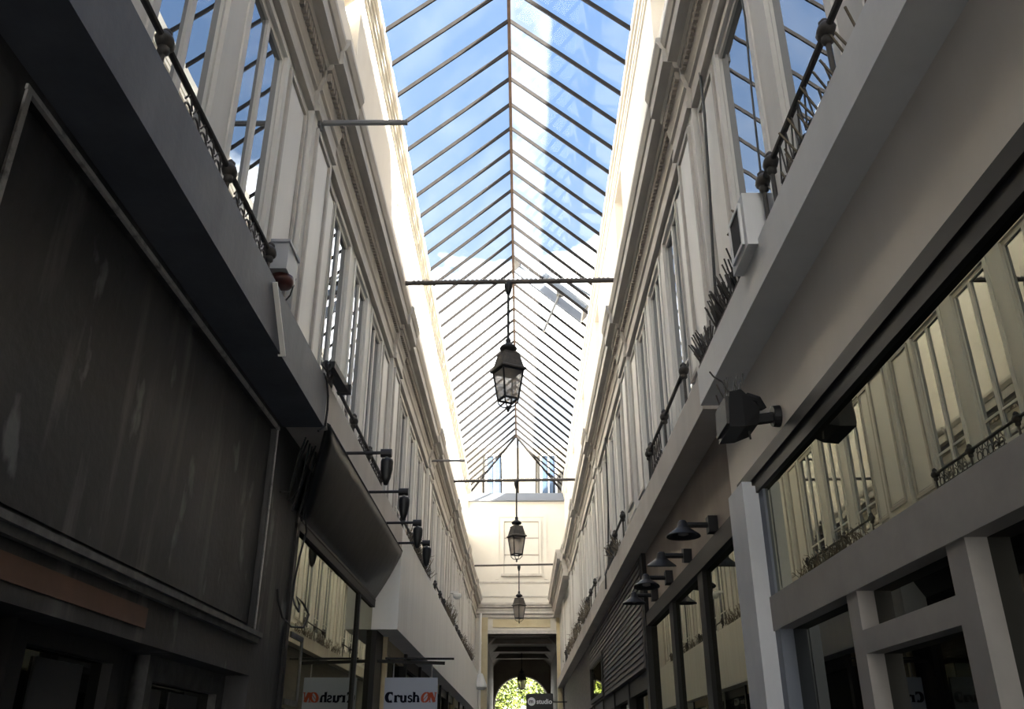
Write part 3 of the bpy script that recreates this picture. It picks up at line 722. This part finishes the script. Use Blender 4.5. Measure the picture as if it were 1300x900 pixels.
# ---------------------------------------------- balcony railings on the ledges
def railing(side):
    x = -1.50 if side == 'left' else 1.30
    zt = 2.76 if side == 'left' else 2.79
    zb = 2.575 if side == 'left' else 2.46
    y0, y1 = 1.75, (4.52 if side == 'left' else 3.88)
    t = thing('balcony_railing', 'x', 'railing', (x, (y0 + y1) / 2, zb), group='low iron railings on the %s ledge' % ('awning side' if side == 'left' else 'gooseneck lamp side'))
    MB().tube([(x, y0, zt), (x, y1, zt)], 0.016, 8).build('top_bar', 'iron', t)
    MB().tube([(x, 3.05, zb + 0.035), (x, y1, zb + 0.035)], 0.009, 6).build('bottom_bar', 'iron', t)
    for y in (2.80, 3.70, y1 - 0.02, y0 + 0.02):
        m = MB(); m.lathe([(0.012, -0.055), (0.034, -0.035), (0.040, 0.0), (0.034, 0.035), (0.012, 0.055)], (x, y, zt), 10, axis='Y')
        m.lathe([(0.01, -0.075), (0.026, -0.06), (0.026, -0.035)], (x, y, zt), 8); m.lathe([(0.026, 0.03), (0.026, 0.05), (0.008, 0.07)], (x, y, zt), 8)
        kn = m.build('knob', 'iron', t, smooth=True)
        MB().tube([(x, y, zt), (x, y, zb - 0.01)], 0.012, 6).build('post', 'iron', t)
    m = MB(); y = 3.12; half = False
    while y < y1 - 0.06:
        if y > 3.70 and not half: m.build('scrollwork', 'iron', t); m = MB(); half = True
        if abs(y - 3.70) > 0.07:
            m.ring((x, y, zb + 0.075), 0.045, 0.006, (0, 1, 0), (0, 0, 1), n=12, m=5)
            m.tube([(x, y - 0.045, zb + 0.12), (x, y, zt), (x, y + 0.045, zb + 0.12)], 0.005, 5)
        y += 0.105
    m.build('scrollwork', 'iron', t)
    return t
RLAB = {'left': ['low iron railing with scrollwork on the dark grey ledge', 'low iron railing above the slanted black sign panel', 'low iron railing where the white boxed fascia begins beside the arm spotlights',
                 'low iron railing on the white boxed fascia with the dried ivy clump', 'low iron railing on the white boxed fascia below the dome camera', 'low iron railing on the white boxed fascia nearest the archway'],
        'right': ['low iron railing beside the vent box on the pale grey ledge', 'low iron railing on the beige ledge over the gooseneck lamps', 'low iron railing on the beige ledge over the clapboard cladding',
                  'low iron railing on the beige ledge over the clapboard window', 'low iron railing on the beige ledge where the long dried ivy trail lies', 'low iron railing on the beige ledge nearest the archway']}
for side in ('left', 'right'):
    R0 = railing(side); base = R0.location.copy()
    for k in range(6):
        r = R0 if k == 0 else copy_tree(R0)
        r.location = (base[0], base[1] + PER * k, base[2]); r['label'] = RLAB[side][k]

# ---------------------------------------------- slanted black sign panel with arm spotlights
sp = thing('slanted_sign_panel', 'slanted black fabric sign panel below the beige ledge', 'sign panel', (-1.6, 8.6, 1.7))
m = MB(); nu, nv = 20, 8
for th in (0, 1):
    for j in range(nv + 1):
        v = j / nv
        for i in range(nu + 1):
            u = i / nu
            y = (6.85 + (11.15 - 6.85) * u) * (1 - v) + (6.16 + (10.62 - 6.16) * u) * v
            bul = 0.016 * math.sin(math.pi * v) * (0.6 + 0.4 * math.sin(u * 9))
            m.v.append((-1.745 + 0.315 * v + bul * 0.8 - th * 0.025, y, 1.70 + 0.575 * v - bul * 0.4 + th * 0.012))
q = (nu + 1) * (nv + 1)
for j in range(nv):
    for i in range(nu):
        a = j * (nu + 1) + i; m.f.append((a, a + 1, a + nu + 2, a + nu + 1)); m.f.append((q + a, q + a + nu + 1, q + a + nu + 2, q + a + 1))
for i in range(nu):
    m.f.append((i, q + i, q + i + 1, i + 1)); a = nv * (nu + 1) + i; m.f.append((a, a + 1, q + a + 1, q + a))
for j in range(nv):
    a = j * (nu + 1); b_ = a + nu + 1; m.f.append((a, b_, q + b_, q + a)); a += nu; b_ = a + nu + 1; m.f.append((a, q + a, q + b_, b_))
m.build('panel_face', 'canvas_black', sp, smooth=True)
m = MB(); m.tube([(-1.745, 6.85, 1.70), (-1.745, 11.15, 1.70)], 0.02, 8); m.tube([(-1.44, 6.2, 2.275), (-1.44, 10.6, 2.275)], 0.012, 8)
m.build('edge_rail', 'beam_black', sp)
labs = ['nearest the floodlight', 'second along from the floodlight', 'third along from the floodlight', 'at the white boxed fascia']
A0 = thing('arm_spotlight', 'x', 'spotlight', (0, 0, 0), group='arm spotlights on the slanted sign panel')
MB().tube([(0, 0, 0), (0.33, 0, 0.004)], 0.014, 8).build('arm', 'black_metal', A0, local=True)
MB().lathe([(0.036, -0.045), (0.036, 0.045)], (0.345, 0, 0.0), 12, axis='X').build('knuckle', 'black_metal', A0, local=True)
MB().lathe([(0.046, -0.055), (0.052, -0.075), (0.050, -0.14), (0.036, -0.215), (0.016, -0.27)], (0.355, 0.0, 0), 14).build('head', 'black_metal', A0, local=True, smooth=True)
MB().tube([(0.35, 0, 0), (0.352, 0, -0.07)], 0.016, 8).build('swivel', 'bar_grey', A0, local=True)
for i, y in enumerate((6.89, 8.05, 9.25, 10.22)):
    a = A0 if i == 0 else copy_tree(A0)
    a.location = (-1.45, y, 2.285 + ZO); a['label'] = 'black arm spotlight on the slanted sign panel, ' + labs[i]

# ---------------------------------------------- alarm box, conduit strip, floodlight, cables
t = thing('alarm_box', 'grey alarm box with a red lens hanging above the dark ledge', 'alarm', (-1.58, 4.95, 2.78))
m = MB(); m.box(-1.63, -1.50, 4.86, 5.10, 2.86, 3.06); m.build('case', 'grey_box', t)
m = MB(); m.lathe([(0.0, -0.0), (0.075, -0.003), (0.078, -0.04), (0.066, -0.065), (0.04, -0.072)], (-1.555, 4.98, 2.86), 20); m.build('lens', 'red_lens', t, smooth=True)
MB().box(-1.64, -1.49, 4.84, 5.12, 3.05, 3.07).build('lid', 'grey_box', t)
MB().tube([(-1.56, 5.13, 3.05), (-1.52, 5.16, 2.95), (-1.54, 5.15, 2.82), (-1.6, 5.12, 2.70)], 0.006, 6).build('wire', 'black_metal', t)
t = MB().bar((-1.444, 4.47, 2.535), (-1.444, 4.81, 2.215), 0.014, 0.045, up=(1, 0, 0)).build('conduit_strip', 'facade_light')
tag(t, 'pale diagonal strip on the face of the dark grey ledge', 'conduit')
t = thing('floodlight', 'black floodlight on the ledge above the slanted sign panel', 'floodlight', (-1.46, 6.2, 2.575))
m = MB(); m.bar((-1.44, 6.02, 2.70), (-1.40, 6.42, 2.66), 0.085, 0.055); m.bar((-1.397, 6.40, 2.66), (-1.394, 6.44, 2.655), 0.11, 0.075); m.build('head', 'black_metal', t)
m = MB(); m.bar((-1.47, 6.15, 2.57), (-1.43, 6.15, 2.70), 0.05, 0.03); m.lathe([(0.05, 0), (0.05, 0.03)], (-1.48, 6.15, 2.575), 12); m.build('bracket', 'black_metal', t)
m = MB(); m.ring((-1.43, 5.98, 2.64), 0.05, 0.008, (0, 1, 0), (0, 0, 1), n=14); m.ring((-1.44, 5.95, 2.66), 0.035, 0.008, (0.6, 0.8, 0), (0, 0, 1), n=12); m.build('cable_coil', 'black_metal', t)
t = MB().tube([(-1.46, 5.95, 2.60), (-1.436, 5.97, 2.55), (-1.43, 6.03, 2.45), (-1.432, 6.06, 2.35), (-1.435, 6.05, 2.22), (-1.47, 6.0, 2.16)], 0.009, 6).build('power_cable', 'black_metal')
tag(t, 'black cable falling over the ledge edge from the floodlight', 'cable')
t = MB().tube([(-1.60, 6.50, 2.22), (-1.66, 6.56, 2.10), (-1.69, 6.70, 1.80), (-1.67, 6.76, 1.60), (-1.69, 6.70, 1.40), (-1.70, 6.66, 1.20), (-1.69, 6.62, 1.08), (-1.66, 6.58, 1.02), (-1.64, 6.64, 0.98), (-1.66, 6.72, 1.04),
               (-1.68, 6.68, 1.10), (-1.64, 6.72, 1.06), (-1.60, 6.80, 0.98), (-1.62, 6.74, 0.88), (-1.68, 6.62, 0.87), (-1.72, 6.50, 0.92), (-1.74, 6.42, 1.02), (-1.745, 6.38, 1.10)], 0.008, 6).build('hanging_cable', 'black_metal')
tag(t, 'loose looped cable hanging at the edge of the black shopfront', 'cable')
m = MB()
for i in range(7):
    y = 6.25 + 0.07 * i; m.tube([(-1.62, y, 2.20), (-1.66, y + random.uniform(-.06, .06), 2.0), (-1.70, y + random.uniform(-.1, .1), 1.85 - random.uniform(0, .2)), (-1.74, y + random.uniform(-.1, .1), 1.75)], 0.008, 5)
tag(m.build('wire_bundle', 'black_metal'), 'tangle of dark wires behind the end of the slanted sign panel', 'cable')
t = MB().tube([(1.335, 4.99, 4.58), (1.335, 5.0, 4.2), (1.335, 5.10, 3.6), (1.33, 5.17, 3.2), (1.325, 5.22, 2.8), (1.31, 5.26, 2.47)], 0.010, 6).build('wall_cable', 'black_metal')
tag(t, 'black cable running down the panelled pilaster to the bird spikes', 'cable')
t = MB().tube([(1.31, 3.82, 4.45), (1.315, 3.80, 3.9), (1.31, 3.86, 3.4), (1.30, 3.88, 2.80), (1.3, 3.86, 2.47)], 0.006, 6).build('loose_cable', 'black_metal')
tag(t, 'thin loose cable hanging in front of a wide pane and railing', 'cable')
t = MB().tube([(1.335, 13.0, 4.56), (1.335, 13.05, 3.5), (1.30, 13.1, 2.6), (1.255, 13.1, 2.46), (1.25, 13.12, 2.25)], 0.012, 6).build('wall_cable', 'black_metal')
tag(t, 'dark cable dropping down the casement wall over the beige ledge', 'cable')

# ---------------------------------------------- box on the right ledge, bird spikes, broken spotlight
t = thing('vent_box', 'pale grey box with a side vent fixed to the pale grey ledge', 'box', (1.27, 4.1, 2.44))
bx0, bx1, by0, by1, bz0, bz1 = 1.195, 1.38, 3.92, 4.26, 2.44, 2.76
m = MB(); m.box(bx0, bx1, by0, by1, bz0, bz1); cs = m.build('case', 'ledgeright', t)
m = MB(); m.box(bx0 - 0.008, bx0 + 0.002, by0 + 0.07, by1 - 0.08, bz0 + 0.05, bz1 - 0.05); m.build('vent', 'room_dark', t)
m = MB()
for (a, b, c, e2) in ((by0 + 0.05, by1 - 0.06, bz0 + 0.03, bz0 + 0.05), (by0 + 0.05, by1 - 0.06, bz1 - 0.05, bz1 - 0.03), (by0 + 0.05, by0 + 0.07, bz0 + 0.05, bz1 - 0.05), (by1 - 0.08, by1 - 0.06, bz0 + 0.05, bz1 - 0.05)): m.box(bx0 - 0.014, bx0 + 0.002, a, b, c, e2)
m.build('vent_frame', 'ledgeright', t)
def spikes(y0, y1, x, z, n, h, lab, m_='iron'):
    t = thing('bird_spike_strip', lab, 'bird spikes', (x, (y0 + y1) / 2, z))
    MB().box(x - 0.02, x + 0.02, y0, y1, z - 0.005, z + 0.012).build('base_strip', m_, t)
    m = MB()
    for i in range(n):
        y = y0 + (y1 - y0) * (i + 0.5) / n
        m.tube([(x, y, z), (x + random.uniform(-0.09, 0.05), y + random.uniform(-0.05, 0.05), z + h * random.uniform(0.6, 1.1))], 0.0055, 4)
    tag(m.build('spikes', m_, t), kind='stuff')
spikes(4.35, 5.05, 1.27, 2.47, 80, 0.20, 'thicket of bird spikes beside the vent box on the ledge')
spikes(5.25, 5.60, 1.27, 2.47, 40, 0.18, 'short clump of bird spikes at the end of the pale grey ledge')
spikes(2.1, 3.5, 1.28, 2.47, 34, 0.12, 'sparse bird spikes below the wide single panes', 'twig')
t = MB()
for i in range(60):
    a = Vector((1.27 + random.uniform(-.03, .03), 4.2 + random.uniform(0, .16), 2.62 + random.uniform(0, .22)))
    t.tube([a, a + Vector((random.uniform(-.04, .04), random.uniform(-.05, .05), random.uniform(-.05, .05)))], 0.014, 5, 0.006)
tag(t.build('dried_clump', 'twig'), 'dark dried clump stuck to the back of the vent box', 'debris')

t = thing('broken_spotlight', 'broken black spotlight with bird spikes on the beige fascia', 'spotlight', (1.45, 4.6, 1.73))
MB().lathe([(0.058, -0.03), (0.062, 0.0), (0.062, 0.02)], (1.44, 4.6, 1.735), 18, axis='X').build('wall_plate', 'lamp_black', t)
MB().bar((1.43, 4.6, 1.73), (1.28, 4.6, 1.71), 0.045, 0.05).build('arm', 'lamp_black', t)
m = MB()
m.add([(1.32, 4.50, 1.75), (1.32, 4.72, 1.75), (1.30, 4.72, 1.655), (1.30, 4.50, 1.655), (1.15, 4.46, 1.83), (1.15, 4.76, 1.83), (1.135, 4.76, 1.625), (1.135, 4.46, 1.625), (1.22, 4.47, 1.845), (1.22, 4.75, 1.845), (1.22, 4.47, 1.63), (1.22, 4.75, 1.63)],
      [(0, 1, 9, 8), (8, 9, 5, 4), (3, 10, 11, 2), (10, 7, 6, 11), (4, 5, 6, 7), (0, 3, 2, 1), (0, 8, 10, 3), (8, 4, 7, 10), (1, 2, 11, 9), (9, 11, 6, 5)])
m.build('head', 'lamp_black', t)
MB().add([(1.128, 4.48, 1.81), (1.128, 4.74, 1.81), (1.122, 4.74, 1.65), (1.122, 4.48, 1.65), (1.15, 4.48, 1.81), (1.15, 4.74, 1.81), (1.14, 4.74, 1.65), (1.14, 4.48, 1.65)], [(0, 1, 2, 3), (4, 7, 6, 5), (0, 4, 5, 1), (1, 5, 6, 2), (2, 6, 7, 3), (3, 7, 4, 0)]).build('lens', 'iron', t)
MB().tube([(1.36, 4.58, 1.77), (1.33, 4.56, 1.82), (1.28, 4.56, 1.84), (1.24, 4.6, 1.82)], 0.022, 8).build('cable', 'lamp_black', t)
m = MB()
for i in range(14):
    x = 1.15 + 0.09 * random.random(); y = 4.48 + 0.26 * random.random()
    m.tube([(x, y, 1.82), (x + random.uniform(-.05, .04), y + random.uniform(-.03, .03), 1.82 + random.uniform(.08, .15))], 0.005, 4)
m.tube([(1.16, 4.5, 1.84), (1.13, 4.5, 1.90), (1.08, 4.49, 1.93), (1.06, 4.49, 1.96)], 0.005, 4)
m.tube([(1.27, 4.6, 1.66), (1.275, 4.6, 1.60)], 0.006, 4)
tag(m.build('spikes', 'iron', t), kind='stuff')

# ---------------------------------------------- gooseneck lamps
G0 = thing('gooseneck_lamp', 'x', 'lamp', (0, 0, 0), group='gooseneck lamps over the black shop window')
MB().box(-0.05, 0.03, -0.05, 0.05, -0.06, 0.06).build('wall_mount', 'lamp_black', G0, local=True)
MB().tube([(-0.04, 0, 0), (-0.17, 0, 0.0), (-0.20, 0, 0.0)], 0.022, 10).build('arm', 'lamp_black', G0, local=True)
MB().lathe([(0.022, 0.035), (0.035, 0.02), (0.042, -0.015), (0.065, -0.035), (0.120, -0.075), (0.126, -0.082), (0.126, -0.090), (0.10, -0.080), (0.05, -0.05), (0.01, -0.04)], (-0.235, 0, 0), 26).build('shade', 'lamp_black', G0, local=True, smooth=True)
MB().lathe([(0.01, -0.04), (0.035, -0.055), (0.04, -0.072), (0.02, -0.078)], (-0.235, 0, 0), 14).build('bulb', 'frame_grey', G0, local=True, smooth=True)
glabs = ['beside the white pier', 'second along from the white pier', 'third along from the white pier', 'beside the clapboard cladding']
tilt = [0.0, 0.22, -0.10, 0.05]
for i, y in enumerate((6.50, 7.60, 8.62, 9.62)):
    a = G0 if i == 0 else copy_tree(G0)
    a.location = (1.45, y, 1.585 + ZO); a.rotation_euler = (tilt[i], 0, 0); a['label'] = 'black gooseneck lamp ' + glabs[i]

# ---------------------------------------------- hanging sign: dark and orange serif letters
sg = thing('hanging_sign', 'white hanging sign lettered CrushON below the white boxed fascia', 'sign', (-1.3, 10.9, 0.8))
m = MB(); m.bar((-1.74, 10.9, 1.04), (-0.90, 10.9, 1.015), 0.035, 0.035); m.build('arm', 'beam_black', sg)
m = MB(); m.bar((-1.60, 10.86, 1.065), (-0.79, 10.86, 1.06), 0.05, 0.02); m.build('top_rail', 'beam_black', sg)
for x in (-1.50, -1.05): MB().tube([(x, 10.9, 1.03), (x, 10.9, 0.84)], 0.008, 6).build('hanger', 'bar_grey', sg)
MB().box(-1.595, -0.975, 10.885, 10.915, 0.25, 0.855).build('board', 'sign_board', sg)
def stroke(mb, pts, w0, w1=None, ox=0, oz=0, sc=1.0, sk=0.0):
    """flat ribbon with a width that varies by direction: thick uprights, thin horizontals"""
    P = [Vector((p[0] + sk * p[1], p[1])) for p in pts]; k = len(P); a = []; b_ = []
    for i in range(k):
        d = (P[min(i + 1, k - 1)] - P[max(i - 1, 0)]).normalized()
        w = 1.3 * (w0 * abs(d.y) + (w1 if w1 is not None else w0) * (1 - abs(d.y))) / 2
        nn = Vector((-d.y, d.x)); a.append(P[i] + nn * w); b_.append(P[i] - nn * w)
    f = lambda p: (ox + p.x * sc, 10.882, oz + p.y * sc)
    for i in range(k - 1):
        mb.poly([f(a[i]), f(a[i + 1]), f(b_[i + 1]), f(b_[i])], (0, -0.004, 0))
def arc(cx, cy, rx, ry, a0, a1, n=14):
    return [(cx + rx * math.cos(math.radians(a0 + (a1 - a0) * i / n)), cy + ry * math.sin(math.radians(a0 + (a1 - a0) * i / n))) for i in range(n + 1)]
SCL = 0.149; bx, bz = -1.578, 0.585
m = MB()
T, t_ = 0.20, 0.07
def gl(strokes, ox, sk=0.0):
    for (p, a, b_) in strokes: stroke(m, p, a, b_, bx + ox * SCL, bz, SCL, sk)
gl([(arc(0.36, 0.36, 0.27, 0.33, 55, 305), 0.22, 0.09), ([(0.54, 0.72), (0.54, 0.50)], 0.05, 0.05)], 0.0)
gl([([(0.12, 0.0), (0.12, 0.5)], 0.16, 0.16), ([(0.0, 0.03), (0.27, 0.03)], 0.06, 0.06), ([(0.0, 0.48), (0.14, 0.48)], 0.05, 0.05), (arc(0.31, 0.36, 0.13, 0.13, 160, 50, 6), 0.07, 0.09), ([(0.36, 0.46), (0.42, 0.36)], 0.10, 0.10)], 0.68)
gl([([(0.12, 0.5), (0.12, 0.2)], 0.15, 0.15), (arc(0.28, 0.2, 0.16, 0.17, 180, 350, 8), 0.14, 0.10), ([(0.44, 0.5), (0.44, 0.0)], 0.15, 0.15), ([(0.0, 0.48), (0.14, 0.48)], 0.05, 0.05), ([(0.32, 0.48), (0.46, 0.48)], 0.05, 0.05), ([(0.44, 0.03), (0.56, 0.03)], 0.05, 0.05)], 1.12)
gl([(arc(0.2, 0.375, 0.13, 0.10, 40, 270, 8), 0.10, 0.09), (arc(0.2, 0.145, 0.14, 0.11, 90, -140, 8), 0.11, 0.09), ([(0.33, 0.5), (0.33, 0.36)], 0.04, 0.04), ([(0.06, 0.16), (0.06, 0.0)], 0.04, 0.04)], 1.72)
gl([([(0.12, 0.74), (0.12, 0.0)], 0.15, 0.15), (arc(0.28, 0.32, 0.16, 0.16, 170, 0, 8), 0.12, 0.10), ([(0.44, 0.32), (0.44, 0.0)], 0.15, 0.15), ([(0.0, 0.72), (0.14, 0.72)], 0.05, 0.05), ([(0.0, 0.03), (0.24, 0.03)], 0.05, 0.05), ([(0.33, 0.03), (0.56, 0.03)], 0.05, 0.05)], 2.12)
m.build('lettering', 'ink_black', sg)
m = MB()
gl([(arc(0.36, 0.36, 0.26, 0.34, 0, 360, 28), 0.16, 0.05), ([(0.20, 0.14), (0.52, 0.58)], 0.04, 0.04)], 2.70, 0.22)
gl([([(0.10, 0.0), (0.10, 0.72)], 0.06, 0.06), ([(0.10, 0.70), (0.46, 0.02)], 0.19, 0.19), ([(0.47, 0.0), (0.47, 0.72)], 0.06, 0.06), ([(0.0, 0.02), (0.2, 0.02)], 0.04, 0.04), ([(0.37, 0.70), (0.57, 0.70)], 0.04, 0.04), ([(0.0, 0.70), (0.14, 0.70)], 0.04, 0.04)], 3.36, 0.12)
m.build('orange_lettering', 'ink_orange', sg)

# black hanging sign in front of the archway
sg = thing('studio_sign', 'black hanging sign reading studio with a round white logo', 'sign', (0.6, 30, 1.4))
MB().box(0.16, 1.02, 29.97, 30.03, 1.30, 1.87).build('board', 'black_metal', sg)
MB().tube([(0.95, 30, 1.62), (1.47, 30, 1.62)], 0.02, 8).build('arm', 'black_metal', sg)
MB().lathe([(0.125, 0.0), (0.125, 0.008)], (0.33, 29.96, 1.63), 28, axis='Y').build('logo_disc', 'ink_white', sg)
def text(body, size, x, z, y, m_, parent):
    cu = bpy.data.curves.new('text', 'FONT'); cu.body = body; cu.size = size; cu.extrude = 0.004; cu.offset = 0.004
    ob = bpy.data.objects.new('text', cu); COL.objects.link(ob)
    bpy.context.view_layer.update()
    me = bpy.data.meshes.new_from_object(ob.evaluated_get(bpy.context.evaluated_depsgraph_get()))
    bpy.data.objects.remove(ob)
    mb = MB()
    mb.v = [(x + v.co.x, y - v.co.z, z + v.co.y) for v in me.vertices]; mb.f = [tuple(p.vertices) for p in me.polygons]
    return mb.build('lettering', m_, parent)
text('studio', 0.20, 0.485, 1.565, 29.962, 'ink_white', sg)
text('m', 0.17, 0.255, 1.585, 29.955, 'ink_black', sg)

# ---------------------------------------------- small fittings further along
t = thing('dome_camera', 'small white dome camera on the facade above the white boxed fascia', 'camera', (-1.5, 20.5, 3.3))
MB().lathe([(0.09, 0.02), (0.10, 0.0), (0.09, -0.06), (0.05, -0.10), (0.01, -0.11)], (-1.46, 20.5, 3.40), 16).build('dome', 'white_plastic', t, smooth=True)
MB().box(-1.64, -1.44, 20.44, 20.56, 3.42, 3.47).build('bracket', 'white_plastic', t)
t = thing('drain_pipe', 'pale drain pipe beside the archway jamb', 'pipe', (-1.40, 31.6, -1.6))
MB().tube([(-1.41, 31.6, 4.6), (-1.41, 31.6, -1.6)], 0.045, 10).build('pipe', 'facade_light', t)
for z in (3.6, 2.6, 0.9): MB().lathe([(0.055, -0.03), (0.055, 0.03)], (-1.41, 31.6, z), 12).build('collar', 'facade_light', t)
t = thing('white_lamp_housing', 'white tapered lamp housing on the end of the white boxed fascia', 'lamp', (-1.38, 30.5, 2.1))
MB().lathe([(0.06, 0.30), (0.10, 0.22), (0.20, -0.05), (0.21, -0.12), (0.12, -0.20)], (-1.33, 30.5, 2.22), 8).build('housing', 'white_plastic', t)
MB().box(-1.50, -1.30, 30.46, 30.54, 2.40, 2.50).build('bracket', 'white_plastic', t)
# dried plant tangles along the ledges
def tangle(x, y0, y1, z, n, lab, h=0.16):
    m = MB()
    for i in range(n):
        a = Vector((x + random.uniform(-.03, .03), random.uniform(y0, y1), z))
        sgn = -1 if x > 0 else 1
        d = Vector((sgn * random.uniform(-.04, .10), random.uniform(-.15, .15), random.uniform(.04, h)))
        e_ = a + d + Vector((sgn * random.uniform(-.03, .06), random.uniform(-.1, .1), random.uniform(-.06, .05)))
        m.tube([a, a + d, e_], 0.007, 4, 0.003)
    ob = m.build('dried_ivy', 'twig'); tag(ob, lab, 'plant')
tangle(1.24, 16.5, 18.3, 2.44, 90, 'dried ivy tangle on the beige ledge beyond the clapboard window', 0.26)
tangle(1.24, 11.2, 11.8, 2.44, 26, 'small dried tuft on the beige ledge above the clapboard cladding', 0.2)
tangle(1.24, 19.0, 24.0, 2.44, 120, 'long dried ivy trail on the far end of the beige ledge', 0.22)
tangle(-1.45, 11.0, 14.0, 2.57, 110, 'dried ivy trail on top of the white boxed fascia beside the arm spotlights', 0.18)
tangle(-1.45, 17.5, 19.5, 2.57, 70, 'dried ivy clump on top of the white boxed fascia near the dome camera', 0.26)
tangle(-1.45, 22.0, 27.0, 2.57, 110, 'dried ivy trail at the archway end of the white boxed fascia', 0.2)

# ---------------------------------------------- trees beyond the archway
def tree(x, y, hgt, rad, n, lab):
    t = thing('tree', lab, 'tree', (x, y, -1.6), group='sunlit trees beyond the archway')
    m = MB(); m.tube([(x, y, -1.6), (x + 0.1, y, 0.8), (x - 0.1, y + 0.1, hgt * 0.6), (x, y, hgt)], 0.22, 8, 0.05)
    for i in range(6):
        a = i * 1.05; z = 0.6 + i * 0.5
        m.tube([(x, y, z), (x + math.cos(a) * rad * 0.5, y + math.sin(a) * rad * 0.5, z + 0.8), (x + math.cos(a) * rad * 0.9, y + math.sin(a) * rad * 0.9, z + 1.2)], 0.07, 6, 0.02)
    m.build('trunk', 'bark', t)
    f = MB()
    for i in range(n):
        u = random.random() ** 0.4; th = random.uniform(0, 2 * math.pi); ph = math.acos(random.uniform(-1, 1))
        c = Vector((x + rad * u * math.sin(ph) * math.cos(th), y + rad * u * math.sin(ph) * math.sin(th), hgt * 0.62 + rad * 1.05 * u * math.cos(ph)))
        a = Vector((random.gauss(0, 1), random.gauss(0, 1), random.gauss(0, 1))).normalized(); b_ = a.orthogonal().normalized(); s_ = random.uniform(.07, .14)
        f.add([c - a * s_, c + b_ * s_ * .55, c + a * s_, c - b_ * s_ * .55], [(0, 1, 2, 3)])
    tag(f.build('foliage', 'leaf', t), kind='stuff')
tree(-1.1, 51.0, 6.0, 2.0, 5000, 'sunlit yellow green tree close beyond the archway')
tree(1.9, 53.9, 6.4, 2.1, 5000, 'green tree behind the studio sign beyond the archway')
tree(-2.6, 57.5, 8.0, 2.7, 5000, 'tall leafy tree furthest beyond the archway')
tree(2.4, 61.5, 8.0, 3.0, 5000, 'broad leafy tree deep in the garden beyond the archway')
gd = MB().box(-20, 20, 41.4, 80, -1.76, -1.61).build('garden_ground', 'paving'); tag(gd, 'garden ground outside the archway', 'ground', kind='structure')
